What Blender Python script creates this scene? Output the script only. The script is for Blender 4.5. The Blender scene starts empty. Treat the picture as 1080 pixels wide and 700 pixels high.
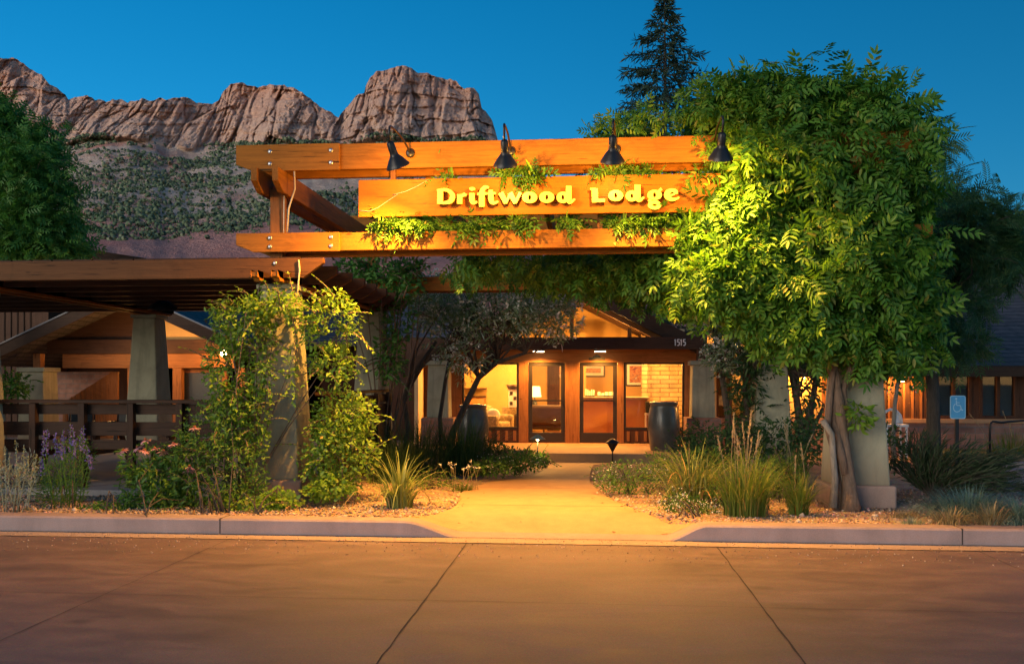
import bpy, math, random
import numpy as np
from mathutils import Vector
random.seed(7)
RNG = np.random.default_rng(11)
R = math.radians
SC = bpy.context.scene
COL = SC.collection

# ------------------------------------------------------------------ camera
CAM_H, FOC, YAW = 1.8, 950.0, R(4.93)
cam = bpy.data.objects.new('camera', bpy.data.cameras.new('camera'))
COL.objects.link(cam)
cam.location = (0, 0, CAM_H)
cam.rotation_euler = (R(90), 0, YAW)
cam.data.sensor_width = 36.0
cam.data.sensor_fit = 'HORIZONTAL'
cam.data.lens = 36.0 * FOC / 1080.0
cam.data.shift_y = 50.0 / 1080.0
cam.data.clip_start = 0.1
cam.data.clip_end = 8000
SC.camera = cam

# ------------------------------------------------------------------ sky, afterglow, exposure
SUN_EL, SUN_ROT = R(4.0), R(140)
world = bpy.data.worlds.new('World')
SC.world = world
world.use_nodes = True
wn, wl = world.node_tree.nodes, world.node_tree.links
bg = wn['Background']
sky = wn.new('ShaderNodeTexSky')
sky.sky_type = 'NISHITA'
sky.sun_disc = False
sky.sun_elevation = SUN_EL
sky.sun_rotation = SUN_ROT
sky.altitude = 1200
sky.air_density = 1.0
sky.dust_density = 0.6
sky.ozone_density = 4.2
hs = wn.new('ShaderNodeHueSaturation'); hs.inputs['Hue'].default_value = 0.487; hs.inputs['Saturation'].default_value = 1.1
wl.new(sky.outputs[0], hs.inputs['Color']); wl.new(hs.outputs[0], bg.inputs[0])
bg.inputs[1].default_value = 0.070
sun_d = bpy.data.lights.new('afterglow_sun', 'SUN')
sun_d.energy = 1.05
sun_d.angle = R(40)
sun_d.color = (1.0, 0.84, 0.66)
sun = bpy.data.objects.new('afterglow_sun', sun_d)
COL.objects.link(sun)
_sd = Vector((-math.sin(SUN_ROT) * math.cos(SUN_EL), math.cos(SUN_ROT) * math.cos(SUN_EL), math.sin(SUN_EL)))
sun.rotation_euler = (-_sd).to_track_quat('-Z', 'Y').to_euler()
SC.view_settings.view_transform = 'Standard'
SC.view_settings.look = 'None'
SC.view_settings.exposure = 1.75
SC.view_settings.gamma = 1.0
SC.cycles.use_denoising = True
SC.cycles.max_bounces = 6
SC.cycles.diffuse_bounces = 3
SC.cycles.glossy_bounces = 3
SC.cycles.transmission_bounces = 4
SC.cycles.transparent_max_bounces = 8
SC.cycles.sample_clamp_indirect = 4.0

LAMP = (1.0, 0.44, 0.06)      # colour of the warm lamps

# ------------------------------------------------------------------ helpers
CY, SY = math.cos(YAW), math.sin(YAW)
def at(px, py, Y):
    "world point seen at pixel (px,py) of the 1080x700 photograph at building distance Y"
    u = (px - 540.0) / FOC
    d = Y / (CY + u * SY)
    return (u * d * CY - d * SY, Y, CAM_H + (400.0 - py) / FOC * d)
def X(px, Y): return at(px, 400, Y)[0]
def Z(px, py, Y): return at(px, py, Y)[2]
def gz(Y):
    return 0.17 - 0.015 * (min(max(Y, 10.3), 19.2) - 10.3)
def gat(px, py):
    "point of the planted ground seen at a pixel"
    Y = 12.0
    for _ in range(12):
        d = FOC * (CAM_H - gz(Y)) / max(py - 400.0, 3.0)
        Y = d * (CY + (px - 540.0) / FOC * SY)
    return (X(px, Y), Y, gz(Y))
def mpp(px, Y):                       # metres per photo pixel
    return Y / (CY + (px - 540.0) / FOC * SY) / FOC

WLOC = {}
def props(o, label=None, cat=None, group=None, kind=None):
    if label: o['label'] = label
    if cat: o['category'] = cat
    if group: o['group'] = group
    if kind: o['kind'] = kind
    return o
def thing(name, label, cat, loc, group=None):
    o = bpy.data.objects.new(name, None)
    o.empty_display_size = 0.2
    COL.objects.link(o)
    o.location = loc
    WLOC[o.name] = tuple(loc)
    return props(o, label, cat, group)

class MB:
    def __init__(s): s.v, s.f, s.sm = [], [], []
    def add(s, vs, fs, smooth=False):
        b = len(s.v); s.v += [tuple(v) for v in vs]
        s.f += [tuple(b + i for i in f) for f in fs]; s.sm += [smooth] * len(fs)
        return s
    def box(s, x0, x1, y0, y1, z0, z1):
        return s.add([(x0,y0,z0),(x1,y0,z0),(x1,y1,z0),(x0,y1,z0),(x0,y0,z1),(x1,y0,z1),(x1,y1,z1),(x0,y1,z1)],
                     [(3,2,1,0),(4,5,6,7),(0,1,5,4),(1,2,6,5),(2,3,7,6),(3,0,4,7)])
    def frustum(s, x, y, z0, z1, w0, d0, w1, d1):
        a = [(x-w0/2,y-d0/2,z0),(x+w0/2,y-d0/2,z0),(x+w0/2,y+d0/2,z0),(x-w0/2,y+d0/2,z0),
             (x-w1/2,y-d1/2,z1),(x+w1/2,y-d1/2,z1),(x+w1/2,y+d1/2,z1),(x-w1/2,y+d1/2,z1)]
        return s.add(a, [(3,2,1,0),(4,5,6,7),(0,1,5,4),(1,2,6,5),(2,3,7,6),(3,0,4,7)])
    def prism(s, poly, axis, lo, hi):
        "polygon of 2-D points, extruded along the axis between lo and hi"
        n = len(poly)
        def P(p, t):
            if axis == 'y': return (p[0], t, p[1])
            if axis == 'x': return (t, p[0], p[1])
            return (p[0], p[1], t)
        vs = [P(p, lo) for p in poly] + [P(p, hi) for p in poly]
        area = sum(poly[i][0]*poly[(i+1)%n][1]-poly[(i+1)%n][0]*poly[i][1] for i in range(n))
        fl = (area > 0) != (axis == 'y')
        a, b = tuple(range(n)), tuple(range(2*n-1, n-1, -1))
        fs = [a[::-1], b[::-1]] if fl else [a, b]
        for i in range(n):
            j = (i+1) % n
            fs.append((i, j, n+j, n+i) if fl else (j, i, n+i, n+j))
        return s.add(vs, fs)
    def tube(s, pts, rad, n=8, caps=True):
        pts = [Vector(p) for p in pts]
        if not hasattr(rad, '__len__'): rad = [rad] * len(pts)
        vs, fs, up = [], [], Vector((0.13, 0.31, 0.94)).normalized()
        for i, p in enumerate(pts):
            t = (pts[min(i+1, len(pts)-1)] - pts[max(i-1, 0)]).normalized()
            a = t.cross(up)
            if a.length < 1e-3: a = t.cross(Vector((1, 0, 0)))
            a.normalize(); b = a.cross(t).normalized(); up = b
            up = b
            for k in range(n):
                q = 2*math.pi*k/n
                vs.append(p + (a*math.cos(q) + b*math.sin(q)) * rad[i])
        for i in range(len(pts)-1):
            for k in range(n):
                fs.append((i*n+k, i*n+(k+1) % n, (i+1)*n+(k+1) % n, (i+1)*n+k))
        if caps:
            fs.append(tuple(range(n-1, -1, -1))); fs.append(tuple((len(pts)-1)*n+k for k in range(n)))
        return s.add(vs, fs, True)
    def lathe(s, prof, c, n=24):
        vs, fs = [], []
        for r, z in prof:
            for k in range(n):
                q = 2*math.pi*k/n
                vs.append((c[0]+r*math.cos(q), c[1]+r*math.sin(q), c[2]+z))
        for i in range(len(prof)-1):
            for k in range(n):
                fs.append((i*n+k, i*n+(k+1) % n, (i+1)*n+(k+1) % n, (i+1)*n+k))
        return s.add(vs, fs, True)
    def ball(s, c, r, n=12, m=8, sq=(1,1,1)):
        vs, fs = [], []
        for i in range(m+1):
            t = math.pi*i/m
            for k in range(n):
                q = 2*math.pi*k/n
                vs.append((c[0]+r*sq[0]*math.sin(t)*math.cos(q), c[1]+r*sq[1]*math.sin(t)*math.sin(q), c[2]-r*sq[2]*math.cos(t)))
        for i in range(m):
            for k in range(n):
                fs.append((i*n+k, i*n+(k+1) % n, (i+1)*n+(k+1) % n, (i+1)*n+k))
        return s.add(vs, fs, True)
    def build(s, name, mat, parent=None, bevel=0.0, **kw):
        me = bpy.data.meshes.new(name)
        o = bpy.data.objects.new(name, me)
        COL.objects.link(o)
        w = WLOC.get(parent.name, (0,0,0)) if parent else (0,0,0)
        me.from_pydata([(a-w[0], b-w[1], c-w[2]) for a, b, c in s.v], [], s.f)
        me.polygons.foreach_set('use_smooth', s.sm)
        me.materials.append(mat)
        if parent: o.parent = parent
        WLOC[o.name] = w
        if bevel:
            m = o.modifiers.new('bevel', 'BEVEL'); m.width = bevel; m.segments = 2; m.limit_method = 'ANGLE'; m.angle_limit = R(50)
        return props(o, **kw)

def np_mesh(name, V, F, mat, parent=None, smooth=False, mat_ids=None, mats=None, **kw):
    "V (n,3) and quads F (m,4) -> one mesh object"
    V = np.asarray(V, np.float32); F = np.asarray(F, np.int32)
    w = WLOC.get(parent.name, (0,0,0)) if parent else (0,0,0)
    V = V - np.array(w, np.float32)
    me = bpy.data.meshes.new(name)
    me.vertices.add(len(V)); me.vertices.foreach_set('co', V.ravel())
    k = F.shape[1]
    me.loops.add(F.size); me.loops.foreach_set('vertex_index', F.ravel())
    me.polygons.add(len(F))
    me.polygons.foreach_set('loop_start', np.arange(0, F.size, k, dtype=np.int32))
    me.polygons.foreach_set('loop_total', np.full(len(F), k, np.int32))
    if smooth: me.polygons.foreach_set('use_smooth', np.ones(len(F), bool))
    me.materials.append(mat)
    me.update(calc_edges=True); me.validate()
    o = bpy.data.objects.new(name, me); COL.objects.link(o)
    if parent: o.parent = parent
    WLOC[o.name] = w
    return props(o, **kw)

# value noise
def _h(i, j, k, seed):
    n = (i.astype(np.int64)*374761393 + j.astype(np.int64)*668265263 + k.astype(np.int64)*2147483647 + seed*1013904223) & 0xffffffff
    n = ((n ^ (n >> 13)) * 1274126177) & 0xffffffff
    n = ((n ^ (n >> 16)) * 2246822519) & 0xffffffff
    return ((n ^ (n >> 15)) & 0xffff) / 65535.0
def vnoise(x, y, z, seed=0):
    x, y, z = np.broadcast_arrays(np.asarray(x, float), np.asarray(y, float), np.asarray(z, float))
    i, j, k = np.floor(x), np.floor(y), np.floor(z)
    f, g, h = x-i, y-j, z-k
    f, g, h = f*f*(3-2*f), g*g*(3-2*g), h*h*(3-2*h)
    r = 0
    for a in (0, 1):
        for b in (0, 1):
            for c in (0, 1):
                r = r + _h(i+a, j+b, k+c, seed) * (f if a else 1-f) * (g if b else 1-g) * (h if c else 1-h)
    return r
def fbm(x, y, z, o=4, seed=0):
    r, a, t = 0, 1.0, 0
    for q in range(o):
        r = r + a*vnoise(np.asarray(x)*2**q, np.asarray(y)*2**q, np.asarray(z)*2**q, seed+q); t += a; a *= .5
    return r/t

# ------------------------------------------------------------------ materials
def new_mat(name):
    m = bpy.data.materials.new(name); m.use_nodes = True
    nt = m.node_tree
    return m, nt.nodes, nt.links, nt.nodes['Principled BSDF']
def coords(n, l, scale=(1,1,1), rot=(0,0,0), geo=False):
    if geo:
        t = n.new('ShaderNodeNewGeometry'); out = t.outputs['Position']
    else:
        t = n.new('ShaderNodeTexCoord'); out = t.outputs['Object']
    m = n.new('ShaderNodeMapping'); m.inputs['Scale'].default_value = scale; m.inputs['Rotation'].default_value = rot
    l.new(out, m.inputs[0]); return m.outputs[0]
def noise(n, l, co, scale, detail=5, rough=.6, dist=0):
    t = n.new('ShaderNodeTexNoise'); t.inputs['Scale'].default_value = scale; t.inputs['Detail'].default_value = detail
    t.inputs['Roughness'].default_value = rough; t.inputs['Distortion'].default_value = dist
    l.new(co, t.inputs['Vector']); return t.outputs['Fac']
def ramp(n, l, fac, stops):
    r = n.new('ShaderNodeValToRGB'); e = r.color_ramp.elements
    while len(e) < len(stops): e.new(.5)
    for k, (p, c) in enumerate(stops):
        e[k].position = p; e[k].color = (*c, 1) if len(c) == 3 else c
    l.new(fac, r.inputs[0]); return r.outputs[0]
def mixc(n, l, fac, a, b, mode='MIX'):
    m = n.new('ShaderNodeMix'); m.data_type = 'RGBA'; m.blend_type = mode
    if isinstance(fac, (int, float)): m.inputs[0].default_value = fac
    else: l.new(fac, m.inputs[0])
    for sock, v in ((m.inputs[6], a), (m.inputs[7], b)):
        if isinstance(v, tuple): sock.default_value = (*v, 1)
        else: l.new(v, sock)
    return m.outputs[2]
def bump(n, l, b, h, strength=.3, dist=.02):
    t = n.new('ShaderNodeBump'); t.inputs['Strength'].default_value = strength; t.inputs['Distance'].default_value = dist
    l.new(h, t.inputs['Height']); l.new(t.outputs[0], b.inputs['Normal']); return t
def mul(c, k): return tuple(min(1, x*k) for x in c)

def m_plain(name, c, rough=.6, metal=0., var=.25, scale=6., bumps=.15):
    m, n, l, b = new_mat(name)
    co = coords(n, l)
    f = noise(n, l, co, scale, 6)
    l.new(ramp(n, l, f, [(.25, mul(c, 1-var)), (.75, mul(c, 1+var))]), b.inputs['Base Color'])
    b.inputs['Roughness'].default_value = rough; b.inputs['Metallic'].default_value = metal
    if bumps: bump(n, l, b, noise(n, l, co, scale*8, 4), bumps, .01)
    return m
def m_wood(name, c, axis='x', rough=.6, var=.35):
    m, n, l, b = new_mat(name)
    st = {'x': (.7, 14, 14), 'y': (14, .7, 14), 'z': (14, 14, .7)}[axis]
    co = coords(n, l, st)
    f = noise(n, l, co, 2.2, 8, .65, .6)
    big = noise(n, l, coords(n, l, tuple(.12*s if s < 1 else .06*s for s in st)), 3.0, 3)
    c1 = ramp(n, l, f, [(.3, mul(c, 1-var)), (.55, c), (.8, mul(c, 1+var*.7))])
    c2 = mixc(n, l, big, c1, mixc(n, l, .55, c1, mul(c, .55)))
    k = n.new('ShaderNodeTexVoronoi'); k.inputs['Scale'].default_value = 1.3; l.new(coords(n, l, (1.0, 1.0, 3.0)), k.inputs['Vector'])
    kn = ramp(n, l, k.outputs['Distance'], [(.03, (1,1,1)), (.075, (0,0,0))])
    c3 = mixc(n, l, kn, c2, mul(c, .25))
    l.new(c3, b.inputs['Base Color']); b.inputs['Roughness'].default_value = rough; b.inputs['Specular IOR Level'].default_value = .12
    wv = noise(n, l, coords(n, l, (1.1, 1.1, 1.6)), 1.4, 7, .7, 1.0)                 # weathering of the stain
    ck = noise(n, l, coords(n, l, tuple(q*1.6 if q > 1 else q*.9 for q in st)), 2.6, 3, .5)   # drying checks along the grain
    c4 = mixc(n, l, ramp(n, l, wv, [(.52, (0,0,0)), (.72, (.6,)*3)]), c3, mul(c, .42))
    c5 = mixc(n, l, ramp(n, l, ck, [(.655, (0,0,0)), (.675, (1,1,1))]), c4, mul(c, .16))
    l.new(c5, b.inputs['Base Color'])
    bump(n, l, b, f, .45, .01)
    return m
def m_leaf(name, c1, c2, c3=None, trans=.35, rough=.5):
    "leaf colours vary leaf by leaf"
    m, n, l, b = new_mat(name)
    g = n.new('ShaderNodeNewGeometry')
    st = [(0., c1), (.72, c2)] + ([(.955, c3), (.975, (c3[0]*1.25, c3[1]*.75, c3[2]*.9))] if c3 else [])
    col = ramp(n, l, g.outputs['Random Per Island'], st)
    l.new(col, b.inputs['Base Color']); b.inputs['Roughness'].default_value = rough
    b.inputs['Specular IOR Level'].default_value = .35
    t = n.new('ShaderNodeBsdfTranslucent'); l.new(mixc(n, l, .5, col, (c2[0]*1.2, c2[1]*1.4, c2[2]*.5), 'MIX'), t.inputs[0])
    mx = n.new('ShaderNodeMixShader'); mx.inputs[0].default_value = trans
    l.new(b.outputs[0], mx.inputs[1]); l.new(t.outputs[0], mx.inputs[2])
    l.new(mx.outputs[0], n['Material Output'].inputs[0])
    return m
def m_emit(name, c, s):
    m, n, l, b = new_mat(name)
    b.inputs['Base Color'].default_value = (*mul(c, .5), 1)
    b.inputs['Emission Color'].default_value = (*c, 1); b.inputs['Emission Strength'].default_value = s
    return m
def m_glass(name):
    m, n, l, b = new_mat(name)
    tr = n.new('ShaderNodeBsdfTransparent'); tr.inputs[0].default_value = (.93, .95, .94, 1)
    gl = n.new('ShaderNodeBsdfGlossy'); gl.inputs['Roughness'].default_value = .02
    fr = n.new('ShaderNodeFresnel'); fr.inputs[0].default_value = 1.5
    mx = n.new('ShaderNodeMixShader'); l.new(fr.outputs[0], mx.inputs[0]); l.new(tr.outputs[0], mx.inputs[1]); l.new(gl.outputs[0], mx.inputs[2])
    l.new(mx.outputs[0], n['Material Output'].inputs[0])
    return m
def m_ground(name, base, dark, light, s1=1.2, s2=60., bs=.5, geo=True):
    m, n, l, b = new_mat(name)
    co = coords(n, l, geo=geo)
    f1 = noise(n, l, co, s1, 6, .6, .5)
    v = n.new('ShaderNodeTexVoronoi'); v.inputs['Scale'].default_value = s2; l.new(co, v.inputs['Vector'])
    c1 = ramp(n, l, f1, [(.3, dark), (.5, base), (.72, light)])
    c2 = mixc(n, l, .6, c1, v.outputs['Color'], 'SOFT_LIGHT')
    l.new(c2, b.inputs['Base Color']); b.inputs['Roughness'].default_value = .9
    bump(n, l, b, v.outputs['Distance'], bs, .02)
    return m
def m_street(name):
    m, n, l, b = new_mat(name)
    co = coords(n, l, geo=True)
    big = noise(n, l, coords(n, l, (.35, .8, 1), geo=True), 1.3, 9, .62, .8)
    mid = noise(n, l, coords(n, l, (.9, 2.2, 1), geo=True), 1.6, 10, .68, .5)
    fine = noise(n, l, co, 160, 4, .7); grit = n.new('ShaderNodeTexVoronoi'); grit.inputs['Scale'].default_value = 130; l.new(co, grit.inputs['Vector'])
    c = ramp(n, l, big, [(.3, (.085, .055, .047)), (.48, (.145, .092, .076)), (.7, (.22, .145, .12))])
    c = mixc(n, l, .5, c, ramp(n, l, mid, [(.30, (.066, .049, .046)), (.5, (.145, .095, .078)), (.72, (.25, .17, .14))]))
    c = mixc(n, l, .45, c, ramp(n, l, fine, [(.3, (.2,)*3), (.7, (.8,)*3)]), 'OVERLAY')
    c = mixc(n, l, .3, c, grit.outputs['Color'], 'SOFT_LIGHT')
    sp = n.new('ShaderNodeTexVoronoi'); sp.inputs['Scale'].default_value = .9; l.new(coords(n, l, (1, 1.3, 1), geo=True), sp.inputs['Vector'])
    oil = ramp(n, l, sp.outputs['Distance'], [(.04, (1,1,1)), (.11, (0,0,0))])
    c = mixc(n, l, mixc(n, l, .5, oil, (0,0,0)), c, (.045, .032, .028))
    l.new(c, b.inputs['Base Color'])
    l.new(ramp(n, l, mid, [(.3, (.45,)*3), (.7, (.68,)*3)]), b.inputs['Roughness'])
    bump(n, l, b, fine, .3, .006)
    return m
def m_concrete(name, c, rough=.8, stain=.25):
    m, n, l, b = new_mat(name)
    co = coords(n, l, geo=True)
    f = noise(n, l, co, 1.1, 8, .65, .6); g = noise(n, l, co, 70, 3); h = noise(n, l, coords(n, l, (2.2, 2.2, .5), geo=True), 2.5, 6)
    k = ramp(n, l, f, [(.28, mul(c, 1-stain)), (.55, c), (.8, mul(c, 1+stain*.6))])
    k = mixc(n, l, .25, k, ramp(n, l, g, [(.3, (.2,)*3), (.7, (.8,)*3)]), 'OVERLAY')
    k = mixc(n, l, .3, k, ramp(n, l, h, [(.35, mul(c, .6)), (.65, mul(c, 1.1))]))
    l.new(k, b.inputs['Base Color']); b.inputs['Roughness'].default_value = rough
    bump(n, l, b, g, .15, .008)
    return m
def m_brick(name, c1, c2, mortar, scale=1., rw=.4, rh=.16, rough=.85):
    m, n, l, b = new_mat(name)
    # bricks run along x and z of a wall facing the street
    t = n.new('ShaderNodeNewGeometry'); sp = n.new('ShaderNodeSeparateXYZ'); cb = n.new('ShaderNodeCombineXYZ')
    l.new(t.outputs['Position'], sp.inputs[0])
    ad = n.new('ShaderNodeMath'); ad.operation = 'ADD'; l.new(sp.outputs[0], ad.inputs[0]); l.new(sp.outputs[1], ad.inputs[1])
    l.new(ad.outputs[0], cb.inputs[0]); l.new(sp.outputs[2], cb.inputs[1])
    br = n.new('ShaderNodeTexBrick'); l.new(cb.outputs[0], br.inputs[0])
    br.inputs['Color1'].default_value = (*c1, 1); br.inputs['Color2'].default_value = (*c2, 1); br.inputs['Mortar'].default_value = (*mortar, 1)
    br.inputs['Scale'].default_value = scale; br.inputs['Mortar Size'].default_value = .012; br.inputs['Bias'].default_value = -.1
    br.inputs['Brick Width'].default_value = rw; br.inputs['Row Height'].default_value = rh
    f = noise(n, l, t.outputs['Position'], 5, 6)
    l.new(mixc(n, l, .45, br.outputs['Color'], ramp(n, l, f, [(.3, (.2,)*3), (.7, (.8,)*3)]), 'OVERLAY'), b.inputs['Base Color'])
    b.inputs['Roughness'].default_value = rough
    bump(n, l, b, br.outputs['Fac'], -.4, .01)
    return m

def m_stucco(name, c):
    m, n, l, b = new_mat(name)
    co = coords(n, l, geo=True); sp = n.new('ShaderNodeSeparateXYZ'); l.new(co, sp.inputs[0])
    f = noise(n, l, co, 1.8, 8, .65, .8); g = noise(n, l, co, 55, 4, .7); dr = noise(n, l, coords(n, l, (5, 5, .45), geo=True), 1.6, 6, .6)
    k = ramp(n, l, f, [(.3, mul(c, .72)), (.5, c), (.72, mul(c, 1.18))])
    k = mixc(n, l, ramp(n, l, dr, [(.52, (0,0,0)), (.7, (.55,)*3)]), k, mul(c, .55))
    mr = n.new('ShaderNodeMapRange'); l.new(sp.outputs[2], mr.inputs[0]); mr.inputs[1].default_value = .95; mr.inputs[2].default_value = .35
    ad = n.new('ShaderNodeMath'); ad.operation = 'MULTIPLY'; l.new(mr.outputs[0], ad.inputs[0]); l.new(f, ad.inputs[1])
    k = mixc(n, l, ad.outputs[0], k, (.20, .12, .075))                                # red soil splashed on the foot
    l.new(k, b.inputs['Base Color']); b.inputs['Roughness'].default_value = .92
    bump(n, l, b, g, .5, .012); return m
M = {}
M['beam'] = m_wood('stained beam', (.32, .124, .016), 'x')
M['beam_y'] = m_wood('stained beam lengthwise', (.29, .110, .016), 'y')
M['post'] = m_wood('stained post', (.25, .10, .03), 'z')
M['deckwood'] = m_wood('dark deck wood', (.052, .027, .017), 'x')
M['deckpost'] = m_wood('dark deck post', (.052, .027, .017), 'z')
M['sign'] = m_wood('sign board', (.38, .120, .006), 'x', .5, .14)
M['letter'] = m_plain('letter paint', (.72, .62, .10), .4, 0, .05, 6, .02)
M['white'] = m_plain('white paint', (.78, .78, .76), .5, 0, .06)
M['stucco'] = m_stucco('stucco', (.30, .29, .205))
M['plinth'] = m_concrete('plinth stone', (.34, .235, .19), .85, .25)
M['walk'] = m_concrete('tan concrete', (.43, .255, .135), .75, .18)
M['kerb'] = m_concrete('kerb concrete', (.34, .248, .232), .8, .34)
M['gutter'] = m_concrete('gutter concrete', (.36, .26, .20), .8, .2)
M['slab'] = m_concrete('grey concrete', (.30, .28, .27), .85, .2)
M['street'] = m_street('stained street concrete')
M['joint'] = m_plain('joint', (.05, .037, .031), .9)
M['gravel'] = m_ground('gravel', (.36, .24, .16), (.2, .13, .09), (.48, .34, .24), 2.0, 48, .7)
M['pebble'] = m_leaf('pebbles', (.16, .11, .08), (.46, .33, .24), (.55, .45, .36), .0, .9)
M['soil'] = m_ground('soil', (.20, .14, .10), (.1, .07, .05), (.28, .2, .14), .05, 3, .5)
def m_bark(name, c):
    m, n, l, b = new_mat(name)
    f = noise(n, l, coords(n, l, (9, 9, 1.3)), 4, 8, .7, .6); g = noise(n, l, coords(n, l), 3, 5)
    k = ramp(n, l, f, [(.32, mul(c, .35)), (.5, c), (.72, mul(c, 1.7))])
    l.new(mixc(n, l, .4, k, ramp(n, l, g, [(.3, mul(c, .5)), (.7, mul(c, 1.4))])), b.inputs['Base Color'])
    b.inputs['Roughness'].default_value = .95; bump(n, l, b, f, 1.0, .03); return m
M['black'] = m_plain('black metal', (.018, .018, .02), .38, .3, .2, 10, .05)
M['bolt'] = m_plain('bolt metal', (.45, .46, .48), .35, .9, .15)
M['cord'] = m_plain('pale cord', (.5, .42, .3), .6)
M['bulb'] = m_emit('bulb glow', (1, .62, .22), 25)
M['glass'] = m_glass('window glass')
# ------------------------------------------------------------------ ground, street, kerb, path
b = MB(); b.add([(-3000,-300,-.12),(3000,-300,-.12),(3000,4000,-.12),(-3000,4000,-.12)], [(0,1,2,3)])
b.build('ground', M['soil'], kind='structure')
b = MB(); b.add([(-60,-25,0),(60,-25,0),(60,9.83,0),(-60,9.83,0)], [(0,1,2,3)])
b.build('street', M['street'], kind='structure')
b = MB(); b.add([(-60,9.83,.004),(60,9.83,.004),(60,10.1,.012),(-60,10.1,.012)], [(0,1,2,3)])
b.build('gutter', M['gutter'], kind='structure')
b = MB()
def wavy(x0, y0, x1, y1, w, z):
    n = 70; L = math.hypot(x1-x0, y1-y0); nx, ny = -(y1-y0)/L, (x1-x0)/L
    vs, fs = [], []
    for i in range(n+1):
        t = i/n; ww = w*(.6+.8*random.random()); o = random.gauss(0, .003)
        x, y = x0+(x1-x0)*t+nx*o, y0+(y1-y0)*t+ny*o
        vs += [(x-nx*ww/2, y-ny*ww/2, z), (x+nx*ww/2, y+ny*ww/2, z)]
    for i in range(n): fs.append((2*i, 2*i+2, 2*i+3, 2*i+1))
    b.add(vs, fs)
for x, w in ((-1.344, .013), (1.36, .013), (-4.05, .006), (4.06, .006)):
    wavy(x, -3, x, 9.82, w, .004)
wavy(-30, 7.2, 30, 7.3, .005, .0045)
wavy(-30, 9.832, 30, 9.832, .012, .0065)
wavy(-30, 10.094, 30, 10.094, .014, .0165)
b.build('street_joint', M['joint'], kind='structure')

XA, XB, XC, XD = X(425,10.1), X(489,10.1), X(701,10.1), X(748,10.1)
def sst(t): t = min(max(t, 0), 1); return t*t*(3-2*t)
def hk(x):
    if x < XB: return .014 + .176*sst((XB-x)/(XB-XA))
    if x > XC: return .014 + .176*sst((x-XC)/(XD-XC))
    return .014
def pz(x, y): return hk(x) + (gz(y)+.006-hk(x))*sst((y-10.1)/1.3)
xs = [-60, -30, -15] + [XA-6+i*1.0 for i in range(6)] + list(np.linspace(XA, XB, 10)) + list(np.linspace(XB, XC, 8))[1:-1] + list(np.linspace(XC, XD, 10)) + [XD+i for i in range(1, 8)] + [20, 30, 60]
vs, fs = [], []
for x in xs:
    h = hk(x)
    vs += [(x,10.1,-.05), (x,10.1,max(h-.02, .012)), (x,10.125,h), (x,10.38,pz(x,10.38)), (x,10.38,-.05)]
for i in range(len(xs)-1):
    for k in range(4): fs.append((5*i+k, 5*(i+1)+k, 5*(i+1)+k+1, 5*i+k+1))
b = MB(); b.add(vs, fs); b.build('kerb', M['kerb'], kind='structure')
b = MB()
for px in (232, 1015): b.box(X(px,10.1)-.006, X(px,10.1)+.006, 10.097, 10.385, .02, .192)
b.build('kerb_joint', M['joint'], kind='structure')

# path: left and right edges traced on the ground
def edge(pts):
    w = sorted([gat(x, y)[:2] for x, y in pts], key=lambda p: p[1])
    ys = [p[1] for p in w]; xx = [p[0] for p in w]
    return lambda Y: float(np.interp(Y, ys, xx))
eL = edge([(380,549.5),(426,547),(455,543),(478,536),(486,528),(485,521),(492,515.4),(517,508.5),(563,501.7),(577,494),(579,488)])
eR = edge([(735,551),(703,546),(670,538),(643,526),(631,516),(622,509),(622,499.5),(626,490),(660,488)])
ys = list(np.linspace(10.38, 13.5, 40)) + list(np.linspace(13.5, 19.3, 30))[1:]
vs, fs, nx = [], [], 24
for y in ys:
    l_, r_ = eL(y), eR(y)
    for k in range(nx+1):
        x = l_ + (r_-l_)*k/nx; vs.append((x, y, pz(x, y)))
    vs.append((r_, y, -.05)); vs.append((l_, y, -.05))
q = nx+3
for i in range(len(ys)-1):
    for k in range(nx+1): fs.append((i*q+k, i*q+k+1, (i+1)*q+k+1, (i+1)*q+k))
    fs.append((i*q+nx+2, i*q, (i+1)*q, (i+1)*q+nx+2))
b = MB(); b.add(vs, fs); b.build('path', M['walk'], kind='structure')
b = MB()
for yj in (11.75, 13.9, 16.3):
    n_ = 16; vs, fs = [], []
    for k in range(n_+1):
        x = eL(yj)+.02+(eR(yj)-eL(yj)-.04)*k/n_; vs += [(x, yj-.006, pz(x, yj-.006)+.0035), (x, yj+.006, pz(x, yj+.006)+.0035)]
    for k in range(n_): fs.append((2*k, 2*k+2, 2*k+3, 2*k+1))
    b.add(vs, fs)
b.build('path_joint', M['joint'], kind='structure')
# planting bed of gravel
gx, gy = np.meshgrid(np.linspace(-26, 26, 260), np.concatenate([np.linspace(10.38, 15, 90), np.linspace(15, 27, 60)[1:]]))
gzv = .17-.015*(np.clip(gy,10.3,19.2)-10.3) - .035 + .035*fbm(gx*1.7, gy*1.7, 0, 4, 3) + .012*vnoise(gx*9, gy*9, 0, 5)
n0, n1 = gx.shape
inp = np.array([[eL(y)-.12 < x < eR(y)+.12 and y < 19.4 for x in gx[0]] for y in gy[:,0]])
gzv = np.where(inp & (gy < 12.2), np.minimum(gzv, np.array([[pz(x, y) for x in gx[0]] for y in gy[:,0]])-.03), gzv)
I = np.arange(n0*n1).reshape(n0, n1)
np_mesh('planting_bed', np.stack([gx.ravel(), gy.ravel(), gzv.ravel()], 1), np.stack([I[:-1,:-1], I[:-1,1:], I[1:,1:], I[1:,:-1]], -1).reshape(-1,4), M['gravel'], smooth=True, kind='structure')
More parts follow.
